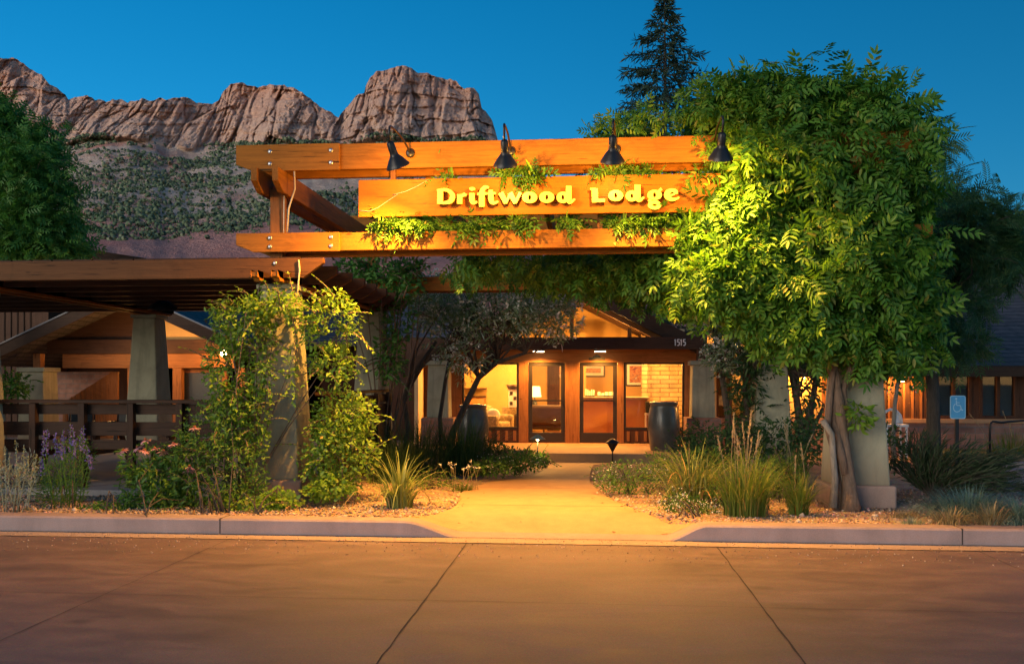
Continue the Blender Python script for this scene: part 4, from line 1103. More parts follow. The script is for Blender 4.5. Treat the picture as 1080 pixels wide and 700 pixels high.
# wing roof: slope towards the street
ry0, rz0, ry1, rz1 = YR-.75, ez-.03, YR+4.4, ez+2.6
MB().prism([(ry0,rz0),(ry1,rz1),(ry1,rz1+.12),(ry0,rz0+.12)], 'x', X(790,YR), 25).build('wing_roof', M['shingle'], lodge)
MB().prism([(ry1+.001,rz1),(ry1+5,rz0),(ry1+5,rz0+.12),(ry1+.001,rz1+.12)], 'x', X(790,YR), 25).build('wing_roof', M['shingle'], lodge)
MB().box(X(790,YR)-.03, 25, ry0-.045, ry0-.002, rz0-.1, rz0+.14).build('gutter_board', M['darkwood'], lodge, .004)
for nm, px, py, Y, e, lab in (('wall_lamp', 848, 398, 22.2, 38, 'wall lamp behind the multi-stemmed tree, lighting the ochre wall'), ('wall_lamp', 952, 402, 21.3, 26, 'wall lamp on the boarded wing, lighting its battens orange')):
    c_ = at(px, py, Y)
    t = thing(nm, lab, 'lamp', c_, 'wall lamps on the lodge wing')
    b = MB(); b.lathe([(.1,0),(.09,.02),(.04,.1),(0,.11)], c_, 16); b.build('lamp_shade', M['black'], t)
    b = MB(); b.tube([(c_[0],c_[1],c_[2]+.1),(c_[0],c_[1]+.1,c_[2]+.16),(c_[0],c_[1]+.4,c_[2]+.16)], .015, 6); b.build('arm', M['black'], t)
    MB().ball((c_[0],c_[1],c_[2]+.02), .04, 10, 8).build('bulb', M['bulb'], t)
    ld = bpy.data.lights.new('wall_light', 'POINT'); ld.energy = e; ld.color = (1,.40,.07); ld.shadow_soft_size = .05
    lo = bpy.data.objects.new('wall_light', ld); COL.objects.link(lo); lo.parent = t; lo.location = (0,0,-.05)
# left wing roof behind the patio
MB().prism([(25.2,2.75),(31,5.3),(31,5.42),(25.2,2.87)], 'x', X(-60,26), X(470,25)).build('wing_roof', M['shingle'], lodge)
MB().prism([(31.001,5.3),(36,2.75),(36,2.87),(31.001,5.42)], 'x', X(-60,26), X(470,25)).build('wing_roof', M['shingle'], lodge)
MB().box(X(150,26), X(440,25.6), 25.9, 26.1, 0, 2.95).build('wing_wall', M['darkwoodz'], lodge)
MB().box(X(380,23), X(452,23), 23.3, 23.45, 0, 2.9).build('wing_wall', M['darkwoodz'], lodge)

# ------------------------------------------------------------------ open lounge pavilion behind the patio
YL2 = 22.0
lp = thing('lounge_pavilion', 'open-fronted lounge pavilion with low gable roof glowing orange behind the patio', 'building', (X(136,YL2), YL2, 0))
px_ = X(137,YL2); pa = Z(137,306,YL2); pk = .445; e = 4.0
for s in (-1, 1):
    p = [(px_, pa-.14), (px_+s*e, pa-.14-e*pk), (px_+s*e, pa-.03-e*pk), (px_, pa-.03)]
    MB().prism(p if s > 0 else p[::-1], 'y', YL2-.5+.05, YL2+4).build('roof', M['shingle'], lp)
    p = [(px_, pa-.30), (px_+s*e, pa-.30-e*pk), (px_+s*e, pa-.0-e*pk), (px_, pa)]
    MB().prism(p if s > 0 else p[::-1], 'y', YL2-.5, YL2-.452).build('barge_board', M['darkwood'], lp, .004)
    p = [(px_, pa-.0), (px_+s*e, pa-.0-e*pk), (px_+s*e, pa+.04-e*pk), (px_, pa+.04)]
    MB().prism(p if s > 0 else p[::-1], 'y', YL2-.53, YL2-.43).build('edge_strip', M['slab'], lp)
tz0, tz1 = Z(137,373,YL2+.6), Z(137,358,YL2+.6)
MB().box(px_-2.6, px_+2.6, YL2+.6, YL2+.75, tz0, tz1).build('tie_beam', M['darkwood'], lp, .006)
hz_0, hz_1 = Z(137,388,YL2+.65), tz0-.004
MB().box(px_-2.2, px_+2.5, YL2+.65, YL2+.85, hz_0, hz_1).build('header', M['clad'], lp, .006)
MB().prism([(px_+.3, tz1+.003), (px_+2.45, tz1+.003), (px_+.3, tz1+.003+2.15*pk*.98)], 'y', YL2+.72, YL2+.8).build('gable_panel', M['ochre'], lp)
MB().prism([(px_-2.45, tz1+.003), (px_+.298, tz1+.003), (px_+.298, tz1+.003+2.15*pk*.98), (px_-.2, tz1+.003+2.25*pk*.98)], 'y', YL2+.74, YL2+.8).build('gable_panel', M['darkwood'], lp)
for px in (205,):
    MB().box(X(px,YL2)-.03, X(px,YL2)+.03, YL2+.69, YL2+.718, tz1+.01, tz1+.5).build('gable_mullion', M['cladz'], lp)
for px in (125, 174, 243):
    MB().box(X(px,YL2)-.12, X(px,YL2)+.12, YL2+.6+.06, YL2+.84, .2, hz_0-.003).build('post', M['cladz'], lp, .008)
y = YL2+.3; x = (X(29,y)+X(53,y))/2; w_ = X(53,y)-X(29,y)
MB().frustum(x, y, .2, Z(40,392,y), w_*1.15, w_*1.15, w_, w_).build('pillar', M['stucco'], lp, .015)
MB().box(x-w_/2-.06, x+w_/2+.06, y-w_/2-.06, y+w_/2+.06, Z(40,392,y), Z(40,387.5,y)).build('pillar_cap', M['stucco'], lp, .01)
MB().box(x-.1, x+.1, y-.1, y+.1, Z(40,387.5,y), tz0).build('short_post', M['cladz'], lp, .006)
MB().box(px_-4, px_+3.8, YL2+3.9, YL2+4.05, .2, 3).build('back_wall', M['darkwoodz'], lp)
MB().box(X(60,YL2+2.6), X(116,YL2+2.6), YL2+2.6, YL2+2.7, .2, Z(90,392,YL2+2.6)).build('stone_wall', M['brick'], lp)
ra_ = [(X(66,YL2+1.2), .22), (X(124,YL2+1.2), .22), (X(124,YL2+1.2), Z(120,392,YL2+1.2)), (X(118,YL2+1.2), Z(120,392,YL2+1.2)), (X(66,YL2+1.2), Z(66,425,YL2+1.2))]
st_ = MB().prism(ra_, 'y', YL2+1.2, YL2+1.28).build('stair_side', M['cladz'], lp, .004)
b = MB()
for i in range(9):
    xx = X(70,YL2+1.2)+i*.14; b.box(xx, xx+.02, YL2+1.18, YL2+1.199, .25, 1.25+i*.08)
b.build('batten', M['clad'], st_)
# right bay: dark window in an orange frame
f_ = MB()
xa, xb = X(186,YL2+.8), X(238,YL2+.8)
for q in ((xa,xa+.14,.25,hz_0-.01),(xb-.14,xb,.25,hz_0-.01),(xa+.14,xb-.14,hz_0-.12,hz_0-.012)): f_.box(q[0],q[1],YL2+.86,YL2+.96,q[2],q[3])
f_ = f_.build('window', M['cladz'], lp, .004)
MB().box(xa+.14, xb-.14, YL2+.9, YL2+.91, .25, hz_0-.12).build('pane', M['blueglass'], f_)
gl_ = thing('globe_lamp', 'bare glowing globe bulb on the pavilion beam beside the climbing shrub', 'lamp', at(236,372.5,YL2+.2))
c_ = at(236,372.5,YL2+.1)
MB().ball(c_, .085, 16, 12).build('globe', M['bulb'], gl_)
b = MB(); b.tube([(c_[0],c_[1]+.07,c_[2]),(c_[0],YL2+.62,c_[2])], .03, 8); b.build('bracket', M['black'], gl_)
def plight(parent, e, loc, col=(1,.37,.055), s=.08):
    ld = bpy.data.lights.new('glow', 'POINT'); ld.energy = e; ld.color = col; ld.shadow_soft_size = s
    lo = bpy.data.objects.new('glow', ld); COL.objects.link(lo); lo.parent = parent; lo.location = loc
plight(gl_, 36, (0, -.25, 0))
g2 = thing('globe_lamp', 'added second pavilion globe bulb, out of sight behind the shaded stucco column', 'lamp', at(146,380,YL2-.1))
c2 = at(143,380,YL2-.1); MB().ball(c2, .085, 16, 12).build('globe', M['bulb'], g2); b = MB(); b.tube([(c2[0],c2[1]+.07,c2[2]),(c2[0],YL2+.62,c2[2])], .03, 8); b.build('bracket', M['black'], g2)
plight(g2, 15, (0, -.2, 0))  # unseen globe added to light the pillar and pavilion front
g3 = thing('ceiling_lamp', 'hooded ceiling lamp deep inside the lounge pavilion', 'lamp', (px_-.6, YL2+2.2, 2.3))
b = MB(); b.lathe([(.16,0),(.1,.1),(0,.12)], (px_-.6,YL2+2.2,2.3), 16); b.build('lamp_shade', M['black'], g3); MB().ball((px_-.6,YL2+2.2,2.33), .05).build('bulb', M['bulb'], g3)
b = MB(); b.tube([(px_-.6,YL2+2.2,2.4),(px_-.6,YL2+2.2,3.6)], .012, 6); b.build('stem', M['black'], g3)
plight(g3, 12, (0,0,-.06))

# ------------------------------------------------------------------ plank-walled building at the far left
YK = 25.0
pk_ = thing('plank_building', 'plain building of dark upright planks at the far left under a shallow roof', 'building', (X(-40,YK), YK, 0))
MB().box(X(-230,YK), X(51,YK), YK, YK+5, 0, Z(30,296,YK)).build('wall', M['darkwoodz'], pk_)
b = MB()
for i in range(34):
    x = X(-190,YK)+i*.2
    if x < X(50,YK): b.box(x, x+.03, YK-.025, YK-.001, .2, Z(30,297,YK))
b.build('batten', M['deckpost'], pk_)
za = Z(70,256,YK-.8); xr_ = X(152,YK-.8); xm = X(50,YK-.8)
for p in ([(xm,za),(xr_,Z(152,272,YK-.8)),(xr_,Z(152,272,YK-.8)-.12),(xm,za-.55)], [(xm,za),(xm,za-.55),(X(-300,YK),za-1.6),(X(-300,YK),za-1.2)]):
    MB().prism(p, 'y', YK-.8, YK+6).build('roof', M['darkwood'], pk_)

# ------------------------------------------------------------------ two tall urns, path lights, signpost, handrail, chair
def urn(px, py0, py1, Y, lab):
    c = at(px, py1, Y); h = Z(px,py0,Y)-c[2]; w = mpp(px,Y)
    t = thing('tall_urn', lab, 'urn', (c[0], Y, c[2]), 'tall glazed urns by the entrance')
    r = [.30,.33,.40,.455,.47,.45,.41,.385,.40,.42,.425,.405,.36,.36]; zz_ = [0,.02,.2,.45,.6,.75,.88,.93,.945,.955,.975,.99,.985,.9]
    b = MB(); b.lathe([(a*.76, z*h) for a, z in zip(r, zz_)], c, 36); b.build('body', M['urn'], t)
    b = MB(); b.lathe([(.0,h*.9),(.27,h*.9)], c, 24); b.build('soil', M['soil'], t)
    return t
urn(700, 423, 484, 20.3, 'tall blue-grey glazed urn in plain view right of the doors')
urn(499, 426, 486, 20.3, 'tall dark urn left of the doors, half hidden by grasses')
def path_light(px, pyt, pyb, lab, lit):
    g = gat(px, pyb); Y = g[1]; zt_ = Z(px,pyt,Y); k = mpp(px,Y)
    t = thing('path_light', lab, 'lamp', g, 'path lights beside the walk')
    b = MB(); b.tube([(g[0],Y,g[2]-.1),(g[0],Y,zt_)], .016, 8); b.build('stem', M['black'], t)
    b = MB(); b.lathe([(.0,.10),(.05,.085),(.15,.015),(.155,0),(.13,0),(.02,.05),(0,.05)], (g[0],Y,zt_), 20)
    sh = b.build('lamp_shade', M['black'] if not lit else M['fabric'], t)
    if lit:
        MB().ball((g[0],Y,zt_+.0), .03, 10, 8).build('bulb', M['bulb'], t)
        ld = bpy.data.lights.new('path_glow', 'SPOT'); ld.energy = 22; ld.color = (1,.55,.12); ld.spot_size = R(160); ld.shadow_soft_size = .03
        lo = bpy.data.objects.new('path_glow', ld); COL.objects.link(lo); lo.parent = t; lo.location = (0,0,zt_-g[2]-.03)
    else:
        b = MB(); b.lathe([(.12,-.002),(.04,-.14),(.02,-.18),(0,-.18)], (g[0],Y,zt_), 16); b.build('lens', M['black'], t)
path_light(567, 463, 492, 'thin path light with pale lit cap left of the porch step', True)
path_light(646, 467, 488, 'black mushroom path light right of the porch step', False)
YG = 16.2
c_ = at(1010, 455, YG)
ps_ = thing('parking_sign', 'small blue accessible parking sign on a dark post before the right wing', 'sign', (c_[0], YG, gz(YG)))
MB().box(c_[0]-.03, c_[0]+.03, YG+.012, YG+.06, 0, Z(1010,420,YG)).build('post', M['black'], ps_, .004)
x0_, x1_, z0_, z1_ = X(1002,YG), X(1018.5,YG), Z(1010,441.5,YG), Z(1010,417,YG)
def rrect(x0, x1, z0, z1, r):
    out = []
    for cx, cz, a0 in ((x1-r,z0+r,-90),(x1-r,z1-r,0),(x0+r,z1-r,90),(x0+r,z0+r,180)):
        for k in range(5): out.append((cx+r*math.cos(R(a0+22.5*k)), cz+r*math.sin(R(a0+22.5*k))))
    return out
M['signblue'] = m_plain('sign blue', (.10,.42,.72), .35, 0, .06); M['signline'] = m_plain('sign pale blue', (.42,.70,.86), .35, 0, .05)
pb = MB().prism(rrect(x0_,x1_,z0_,z1_,.035), 'y', YG, YG+.008).build('plate', M['signline'], ps_)
MB().prism(rrect(x0_+.014,x1_-.014,z0_+.014,z1_-.014,.025), 'y', YG-.003, YG-.0005).build('face', M['signblue'], ps_)
b = MB(); Ys_ = YG-.006
stroke(b, [(1008.6,422,1.1),(1009,427,1.1),(1012.4,427.4,1.1),(1014.2,432.2,1.1),(1015.6,431.8,1.0)], Ys_, YG-.0035, YG); ring(b, (1008.4,420.4), (1.1,1.1), (.02,.02), Ys_, YG-.0035, YG, 14)
stroke(b, [(1009,424.4,.8),(1012,424.6,.8)], Ys_-.0005, YG-.0035, YG)
stroke(b, [(1007.4,425.6,.9),(1005.6,428.6,.9),(1006.2,432.4,.9),(1009.2,434.2,.9),(1012.2,432.8,.9),(1013,430.6,.9)], Ys_-.001, YG-.0035, YG)
b.build('wheelchair_symbol', M['signline'], ps_)
YH = 18.1
hr = thing('handrail', 'thin dark bent-pipe handrail in front of the stone base at right', 'handrail', (X(1044,YH), YH, .2))
b = MB(); b.tube([at(1044,482,YH), at(1044,452,YH), at(1044.3,447,YH), at(1047,444.4,YH), at(1056,445.4,YH), at(1066,444.4,YH), at(1085,443,YH), at(1150,440,YH)], .022, 8); b.build('rail', M['black'], hr)
for px in (1100, 1148):
    b = MB(); b.tube([at(px,482,YH), at(px,442.2,YH)], .02, 8); b.build('post', M['black'], hr)
# pale curved-back chair by the boarded wall
YC = 20.2
cc = at(941, 460, YC)
ch = thing('garden_chair', 'pale chair with round hooped back against the orange battens', 'chair', (cc[0], YC, .1))
b = MB(); b.tube([at(927,447,YC), at(929,440,YC), at(933,434.5,YC), at(939,431.5,YC), at(945,433,YC), at(949.5,438,YC), at(951,447,YC)], .032, 8); b.build('back_frame', M['white'], ch)
MB().prism([at(p,q,YC)[::2] for p, q in ((943.5,446),(950,446),(949,439),(945.5,434.5),(943.5,434))], 'y', YC-.01, YC+.02).build('backrest', M['white'], ch)
MB().box(X(927,YC), X(951,YC), YC-.45, YC+.02, Z(940,449,YC), Z(940,446.4,YC)).build('seat', M['white'], ch, .01)
for sx in (X(929,YC), X(949,YC)):
    for sy in (YC-.4, YC-.02): MB().box(sx-.02, sx+.02, sy-.02, sy+.02, .1, Z(940,449,YC)).build('leg', M['white'], ch)
# ------------------------------------------------------------------ plants: templates and scatterers
def nrm(a): return a/np.maximum(1e-9, np.linalg.norm(a, axis=-1, keepdims=True))
def frames(A, N):
    y = nrm(A); x = nrm(np.cross(y, N)); z = np.cross(x, y)
    return np.stack([x, y, z], -1)
def leaf_t(w=.4, fold=.12):
    v = np.array([(0,0,0),(-w*.42,.28,fold*w),(-w*.40,.66,fold*w),(0,1,-.05),(w*.40,.66,fold*w),(w*.42,.28,fold*w)], float)
    return v, np.array([(0,3,2,1),(0,5,4,3)])
def compound_t(n=5, lw=.12, ll=.34, droop=.25):
    tv, tf = leaf_t(lw/ll); V, F = [], []
    def put(p, ang, s, dz):
        c, s_ = math.cos(ang), math.sin(ang)
        q = tv*s; x = q[:,0]*c + q[:,1]*s_; y = -q[:,0]*s_ + q[:,1]*c; z = q[:,2] - dz*q[:,1]
        F.append(tf+sum(len(k) for k in V)); V.append(np.stack([x+p[0], y+p[1], z+p[2]], 1))
    for i in range(n):
        t = .22+.70*i/(n-1 if n > 1 else 1)
        for sgn in (1, -1): put((0, t, -droop*t*t), sgn*R(62-14*i/n), ll*(.85+.3*math.sin(2.6*t)), .35)
    put((0,.95,-droop*.9), 0, ll*1.05, .5)
    return np.concatenate(V), np.concatenate(F)
WIST = compound_t(4, .15, .38); WIST2 = compound_t(4, .15, .38, .55); ASH = compound_t(4, .12, .34, .1); SIMPLE = leaf_t(.5); NARROW = leaf_t(.2); ROUND = leaf_t(.8, .06)
def blob_pts(n, c, r, hole=.42, fr=1.6, shell=.55, seed=0, clump=0, csz=.13):
    "points through an uneven ellipsoid, denser towards its skin, with gaps; returns points and outward directions"
    if clump:
        c, r = np.array(c), np.maximum(np.array(r)-csz*1.25, np.array(r)*.45); nc = max(4, n//clump)
        dc = nrm(RNG.normal(size=(nc,3))); lump = .80+.40*fbm(dc[:,0]*2.2+c[0]*3, dc[:,1]*2.2+c[1], dc[:,2]*2.2+c[2]*2, 3, seed)
        rc = np.where(RNG.random(nc) < .22, .55*RNG.random(nc), .8+.25*RNG.random(nc))
        C = c + dc*r*(rc*lump)[:,None]; i = RNG.integers(0, nc, n); sg = csz*(.6+.8*RNG.random(nc))
        off = np.clip(RNG.normal(size=(n,3)), -1.9, 1.9)*[1,1,.75]
        P = C[i] + off*sg[i][:,None]; D = nrm(dc[i]*.8+off*.7)
        return P, D
    d = nrm(RNG.normal(size=(n,3))); rad = 1-(1-shell)*RNG.random(n)**1.3*1.0
    rad = np.where(RNG.random(n) < .25, RNG.random(n)**.5, rad)
    c, r = np.array(c), np.array(r)
    lump = .78+.45*fbm(d[:,0]*2.2+c[0]*3, d[:,1]*2.2+c[1], d[:,2]*2.2+c[2]*2, 3, seed)
    P = c + d*r*(rad*lump)[:,None]
    k = fbm(P[:,0]*fr*1.6, P[:,1]*fr*1.6, P[:,2]*fr*1.6, 3, seed+5) > hole
    return P[k], d[k]
def leaf_cloud(P, D, size, var=.35, droop=.5, jitter=.6, up=.5):
    n = len(P)
    A = nrm(D*np.array([1,1,.5]) + RNG.normal(size=(n,3))*jitter + np.array([0,0,-droop]))
    N = nrm(D*.8 + RNG.normal(size=(n,3))*.5 + np.array([0,0,up]))
    return P, frames(A, N), size*(1+var*RNG.uniform(-1,1,n))
def merge(parts):
    V, F, k = [], [], 0
    for v, f in parts: V.append(v); F.append(f+k); k += len(v)
    return np.concatenate(V), np.concatenate(F)
def px_blob(px, py, Y, rx, ry, rY):
    k = mpp(px, Y); return at(px, py, Y), (rx*k, rY, ry*k)
def shoots(n, P, D, L, droop, tmpl, size, step):
    "arching shoots with leaves along them, growing out of the points P"
    idx = RNG.integers(0, len(P), n); LP, LA, tubes = [], [], []
    for i in idx:
        p = P[i].copy(); d = nrm(D[i]+RNG.normal(size=3)*.5+np.array([0,0,.25])); l_ = L*RNG.uniform(.5,1.2); m = max(3, int(l_/step)); pts = [p.copy()]
        for k in range(m):
            d = nrm(d+np.array([0,0,-droop/m])+RNG.normal(size=3)*.08); p = p+d*l_/m; pts.append(p.copy())
            for s_ in (1, -1):
                side = nrm(np.cross(d, [0,0,1])+1e-6)*s_; LP.append(p+0); LA.append(side*.8+d*.7+np.array([0,0,-.15]))
        LP.append(p); LA.append(d); tubes.append(pts)
    LP, LA = np.array(LP), nrm(np.array(LA)); N = nrm(RNG.normal(size=(len(LP),3))*.35+np.array([0,0,1]))
    return scatter(*tmpl, LP, frames(LA, N), size*RNG.uniform(.7,1.2,len(LP))), tubes
def stems_obj(name, tubes, r0, r1, mat, parent, n=5):
    b = MB()
    for t in tubes:
        m = len(t); b.tube(t, [r0+(r1-r0)*i/(m-1) for i in range(m)], n)
    return b.build(name, mat, parent, kind='stuff' if name in ('stem', 'twig', 'branch') else None)
M['bark'] = m_bark('grey brown bark', (.17, .115, .08))
M['barkdark'] = m_bark('dark bark', (.085, .066, .05))
M['barkpale'] = m_bark('pale bark', (.26, .23, .19))
L_ = {}
L_['wist'] = m_leaf('wisteria leaves', (.035,.125,.016), (.105,.245,.026), (.17,.28,.04), .36)
L_['honey'] = m_leaf('honeysuckle leaves', (.10,.22,.022), (.19,.32,.04), (.25,.32,.06), .38)
L_['shrub'] = m_leaf('shrub leaves', (.045,.13,.02), (.09,.20,.03), (.13,.24,.045), .35)
L_['dark'] = m_leaf('dark leaves', (.022,.065,.018), (.045,.10,.028), (.07,.13,.04), .3)
L_['tree'] = m_leaf('tree leaves', (.035,.14,.026), (.08,.215,.036), (.11,.26,.05), .38)
L_['willow'] = m_leaf('willow leaves', (.11,.21,.10), (.22,.34,.20), (.55,.66,.57), .4)
L_['silver'] = m_leaf('silver leaves', (.16,.21,.15), (.27,.31,.24), (.40,.43,.36), .2, .7)
L_['fescue'] = m_leaf('blue fescue blades', (.07,.14,.12), (.12,.21,.19), (.18,.26,.22), .2, .7)
L_['tan'] = m_leaf('tan grass blades', (.18,.15,.08), (.30,.25,.14), (.42,.35,.22), .25, .8)
L_['grass'] = m_leaf('green grass blades', (.06,.12,.02), (.12,.18,.03), (.25,.22,.06), .3)
L_['yucca'] = m_leaf('yucca blades', (.10,.15,.03), (.20,.23,.07), (.36,.32,.12), .2)
L_['plume'] = m_leaf('grass plumes', (.30,.22,.12), (.42,.33,.2), None, .2, .9)
L_['conifer'] = m_leaf('conifer needles', (.014,.036,.024), (.03,.06,.038), (.045,.085,.048), .15)
L_['cedar'] = m_leaf('cedar needles', (.022,.075,.03), (.05,.13,.045), (.08,.17,.055), .3)
L_['bloom'] = m_leaf('pale blossoms', (.62,.64,.62), (.78,.80,.80), None, .3)
L_['pink'] = m_leaf('pink petals', (.62,.30,.42), (.74,.42,.54), None, .3)
L_['violet'] = m_leaf('violet florets', (.11,.08,.36), (.2,.15,.5), None, .2)
L_['wflower'] = m_leaf('white florets', (.6,.6,.5), (.75,.74,.66), None, .2)

# ------------------------------------------------------------------ wisteria over the gateway
VB = [ # px, py, Y, rx, ry, rY, leaves
 (868,185,12.45,98,88,1.25,900),(800,165,12.35,55,62,1.0,560),(925,158,12.7,46,60,1.2,520),(905,110,12.6,60,26,.9,360),(835,112,12.5,55,26,.9,340),
 (786,215,12.0,34,60,.5,420),(780,275,11.95,38,48,.5,380),(756,292,11.95,30,30,.4,230),(805,295,12.1,62,58,.8,620),(880,282,12.2,86,86,1.1,950),(938,255,12.9,44,95,1.2,620),
 (865,345,11.85,64,30,.6,430),(925,352,12.1,46,38,.7,380),(815,328,12.0,40,22,.5,220),(950,325,12.8,36,44,.8,260),(795,110,12.4,36,22,.8,200),
 (756,118,12.5,36,18,.7,230),(702,131,12.6,44,11,.6,190),(652,141,12.7,34,8,.5,100),(620,146,12.7,24,8,.4,50),
 (690,158,12.02,16,16,.10,34),(733,164,12.04,16,16,.10,36),(715,176,12.2,50,12,.15,130),(660,178,12.25,22,9,.12,60),
 (447,184,12.16,24,7,.07,70),(552,181,12.1,20,8,.08,75),(640,180,12.15,14,8,.08,34),
 (415,237,12.2,18,8,.10,60),(455,238,12.24,26,6,.09,46),(505,237,12.24,30,7,.10,62),(560,233,12.24,36,8,.10,80),(618,233,12.24,28,7,.10,62),(672,234,12.24,28,8,.10,70),(710,234,12.24,22,8,.10,56),(742,240,12.1,16,18,.2,90),(440,232,12.2,10,6,.06,16),
 (545,274,13.6,66,12,.8,260),(610,278,14.2,70,16,1.2,340),(690,280,13.6,60,20,1.0,330),(735,290,13.2,36,26,.9,280),(600,296,15.6,56,12,.9,220),(672,298,14.8,60,14,.9,240),(520,288,15.8,46,12,.9,170),(735,312,14.2,34,16,.7,150),(480,280,12.7,7,20,.08,24),(505,283,13.0,10,8,.1,16),
 (760,240,14.8,70,50,1.6,320)]
wist = thing('wisteria_vine', 'huge wisteria swallowing the right half of the gateway, lit yellow beside the board', 'vine', (XR-.5, YF-.35, gz(11.8)))
parts, SP, SD = [], [], []
for i, (px, py, Y, rx, ry, rY, n) in enumerate(VB):
    c, r = px_blob(px, py, Y, rx, ry, rY)
    big = rx > 30 and ry > 14
    P, D = blob_pts(int(n*(2.25 if big else 2.2)), c, r, .40, 1.1, .6, i, 30 if big else 0, .15)
    # keep leaves off the front of the board
    small = rx < 60 and ry < 14
    spill = px in (692, 735)
    keep = ~((P[:,1] < YF+.02) & (P[:,0] < sx1-.10) & (P[:,2] > sz0+.05) & (P[:,2] < sz1-.04))
    keep &= ~((P[:,1] < YF+.16) & (P[:,0] < X(744,YF)) & (P[:,2] > zt0-.05) & (P[:,2] < zt1+.04)) | spill
    ppx = 540+FOC*(P[:,0]*CY+P[:,1]*SY)/(-P[:,0]*SY+P[:,1]*CY); ppy = 400-FOC*(P[:,2]-CAM_H)/(-P[:,0]*SY+P[:,1]*CY)
    keep &= ~((P[:,1] < YF-.3) & (np.abs(ppx-758) < 26) & (ppy > 112) & (ppy < 190))      # the fourth lamp pokes out of a hollow
    lp4 = np.array(at(760,172,YF-.85)); keep &= np.linalg.norm(P-lp4, axis=1) > .45
    P, D = P[keep], D[keep]
    parts.append(scatter(*(WIST if RNG.random() < .5 else WIST2), *leaf_cloud(P, D, .165 if small else .215, .5, .45, .8)))
    if rx > 34 and ry > 12: SP.append(P); SD.append(D)
SP, SD = np.concatenate(SP), np.concatenate(SD)
outer = SD[:,2] > .1
(sv, sf), tb_ = shoots(120, SP[outer], SD[outer], .5, 1.2, WIST, .2, .11)
parts.append((sv, sf))
(sv, sf), tb2 = shoots(70, SP[~outer], SD[~outer], .42, 2.0, WIST, .21, .12)
parts.append((sv, sf))
v_, f_ = merge(parts)
np_mesh('foliage', v_, f_, L_['wist'], wist)
YT = YF-.28
def ptube(pts, Y0): return [at(px, py, Y0+dy) for px, py, dy in pts]
b = MB()
b.tube(ptube([(897,540,-.12),(896,520,-.08),(893,490,0),(889,455,.05),(883,420,.05),(878,395,.05),(868,370,0),(850,345,.05),(835,320,.1)], YT), [.12,.08,.072,.068,.062,.058,.05,.04,.03], 12)
b.tube(ptube([(884,540,-.03),(884,515,0),(880,480,.04),(874,450,.02),(874,415,.0),(879,390,.0),(890,365,.05),(905,340,.1)], YT), [.07,.048,.044,.042,.04,.04,.035,.03], 10)
b.tube(ptube([(893,500,-.06),(884,470,-.02),(877,440,.08),(884,405,.02),(880,380,.05)], YT), [.05,.045,.045,.04,.03], 10)
b.tube(ptube([(889,470,.06),(893,440,.08),(891,410,.05),(900,380,.05),(925,355,.1)], YT), [.05,.05,.045,.04,.03], 10)
b.v = [(x+.02*math.sin(z*23+x*9), y+.02*math.sin(z*31), z) for x, y, z in b.v]
b.build('trunk', M['bark'], wist)
b = MB()
b.tube(ptube([(878,535,-.14),(880,505,-.12),(879,475,-.1),(877,458,-.1),(868,443,-.12)], YT), [.05,.045,.042,.042,.035], 10)
b.v = [(x+.012*math.sin(z*23+x*9), y, z) for x, y, z in b.v]
b.build('cut_stem', M['barkpale'], wist)
P, D = blob_pts(120, *px_blob(905, 437, YT-.1, 15, 16, .18), .2, 1, .4, 3)
np_mesh('basal_shoot', *scatter(*SIMPLE, *leaf_cloud(P, D, .10, .3, .4, .5)), L_['honey'], wist)

# ------------------------------------------------------------------ climbing shrub on the left column
def shrub(name, label, cat, base, blobs, size, mat, tmpl=SIMPLE, hole=.4, fr=2.2, droop=.1, jit=.8, group=None, stem_n=14, stem_r=.01, stem_mat='barkdark', shoot=0, shoot_L=.3, leaf_part='foliage', shell=.45, grow=1.0):
    t = thing(name, label, cat, base, group)
    parts, AP, AD = [], [], []
    for i, (px, py, Y, rx, ry, rY, n) in enumerate(blobs):
        c, r = px_blob(px, py, Y, rx, ry, rY)
        P, D = blob_pts(int(n*grow), c, r, hole, fr, shell, i+int(px))
        ok = P[:,2] > gz(Y)-.02; P, D = P[ok], D[ok]
        parts.append(scatter(*tmpl, *leaf_cloud(P, D, size, .35, droop, jit))); AP.append(P); AD.append(D)
    AP, AD = np.concatenate(AP), np.concatenate(AD)
    tubes = []
    if shoot:
        sf_, tb = shoots(shoot, AP, AD, shoot_L, .6, tmpl, size*.9, size*.9); parts.append(sf_); tubes += tb
    np_mesh(leaf_part, *merge(parts), mat, t)
    for i in RNG.integers(0, len(AP), stem_n):
        p = AP[i]; b0 = np.array(base)+RNG.normal(size=3)*[.06,.06,0]; mid = (b0+p)/2+RNG.normal(size=3)*.08; mid[2] += .1
        tubes.append([b0, b0*.6+mid*.4+[0,0,.05], mid, p*.6+mid*.4, p])
    stems_obj('stem', tubes, stem_r, stem_r*.3, M[stem_mat], t)
    return t
shrub('climbing_shrub', 'leafy climbing shrub wrapped round the left gateway column, its right side lit yellow', 'climbing plant', (XL-.3, YF-.3, gz(12)),
 [(258,345,11.85,34,36,.35,560),(240,390,11.85,26,44,.32,420),(290,325,11.8,40,18,.3,400),(352,340,11.95,30,34,.35,480),(352,383,12.05,28,24,.3,300),(276,380,11.75,16,46,.14,230),(306,395,11.7,8,40,.06,40),(268,440,11.7,18,44,.15,240),(245,440,11.75,26,40,.3,330),(326,350,11.8,10,20,.1,70),(232,330,11.9,12,12,.2,70)],
 .066, L_['honey'], SIMPLE, .42, 2.4, .1, .8, stem_n=26, stem_r=.012, stem_mat='bark', shoot=150, shoot_L=.34, grow=2.5)
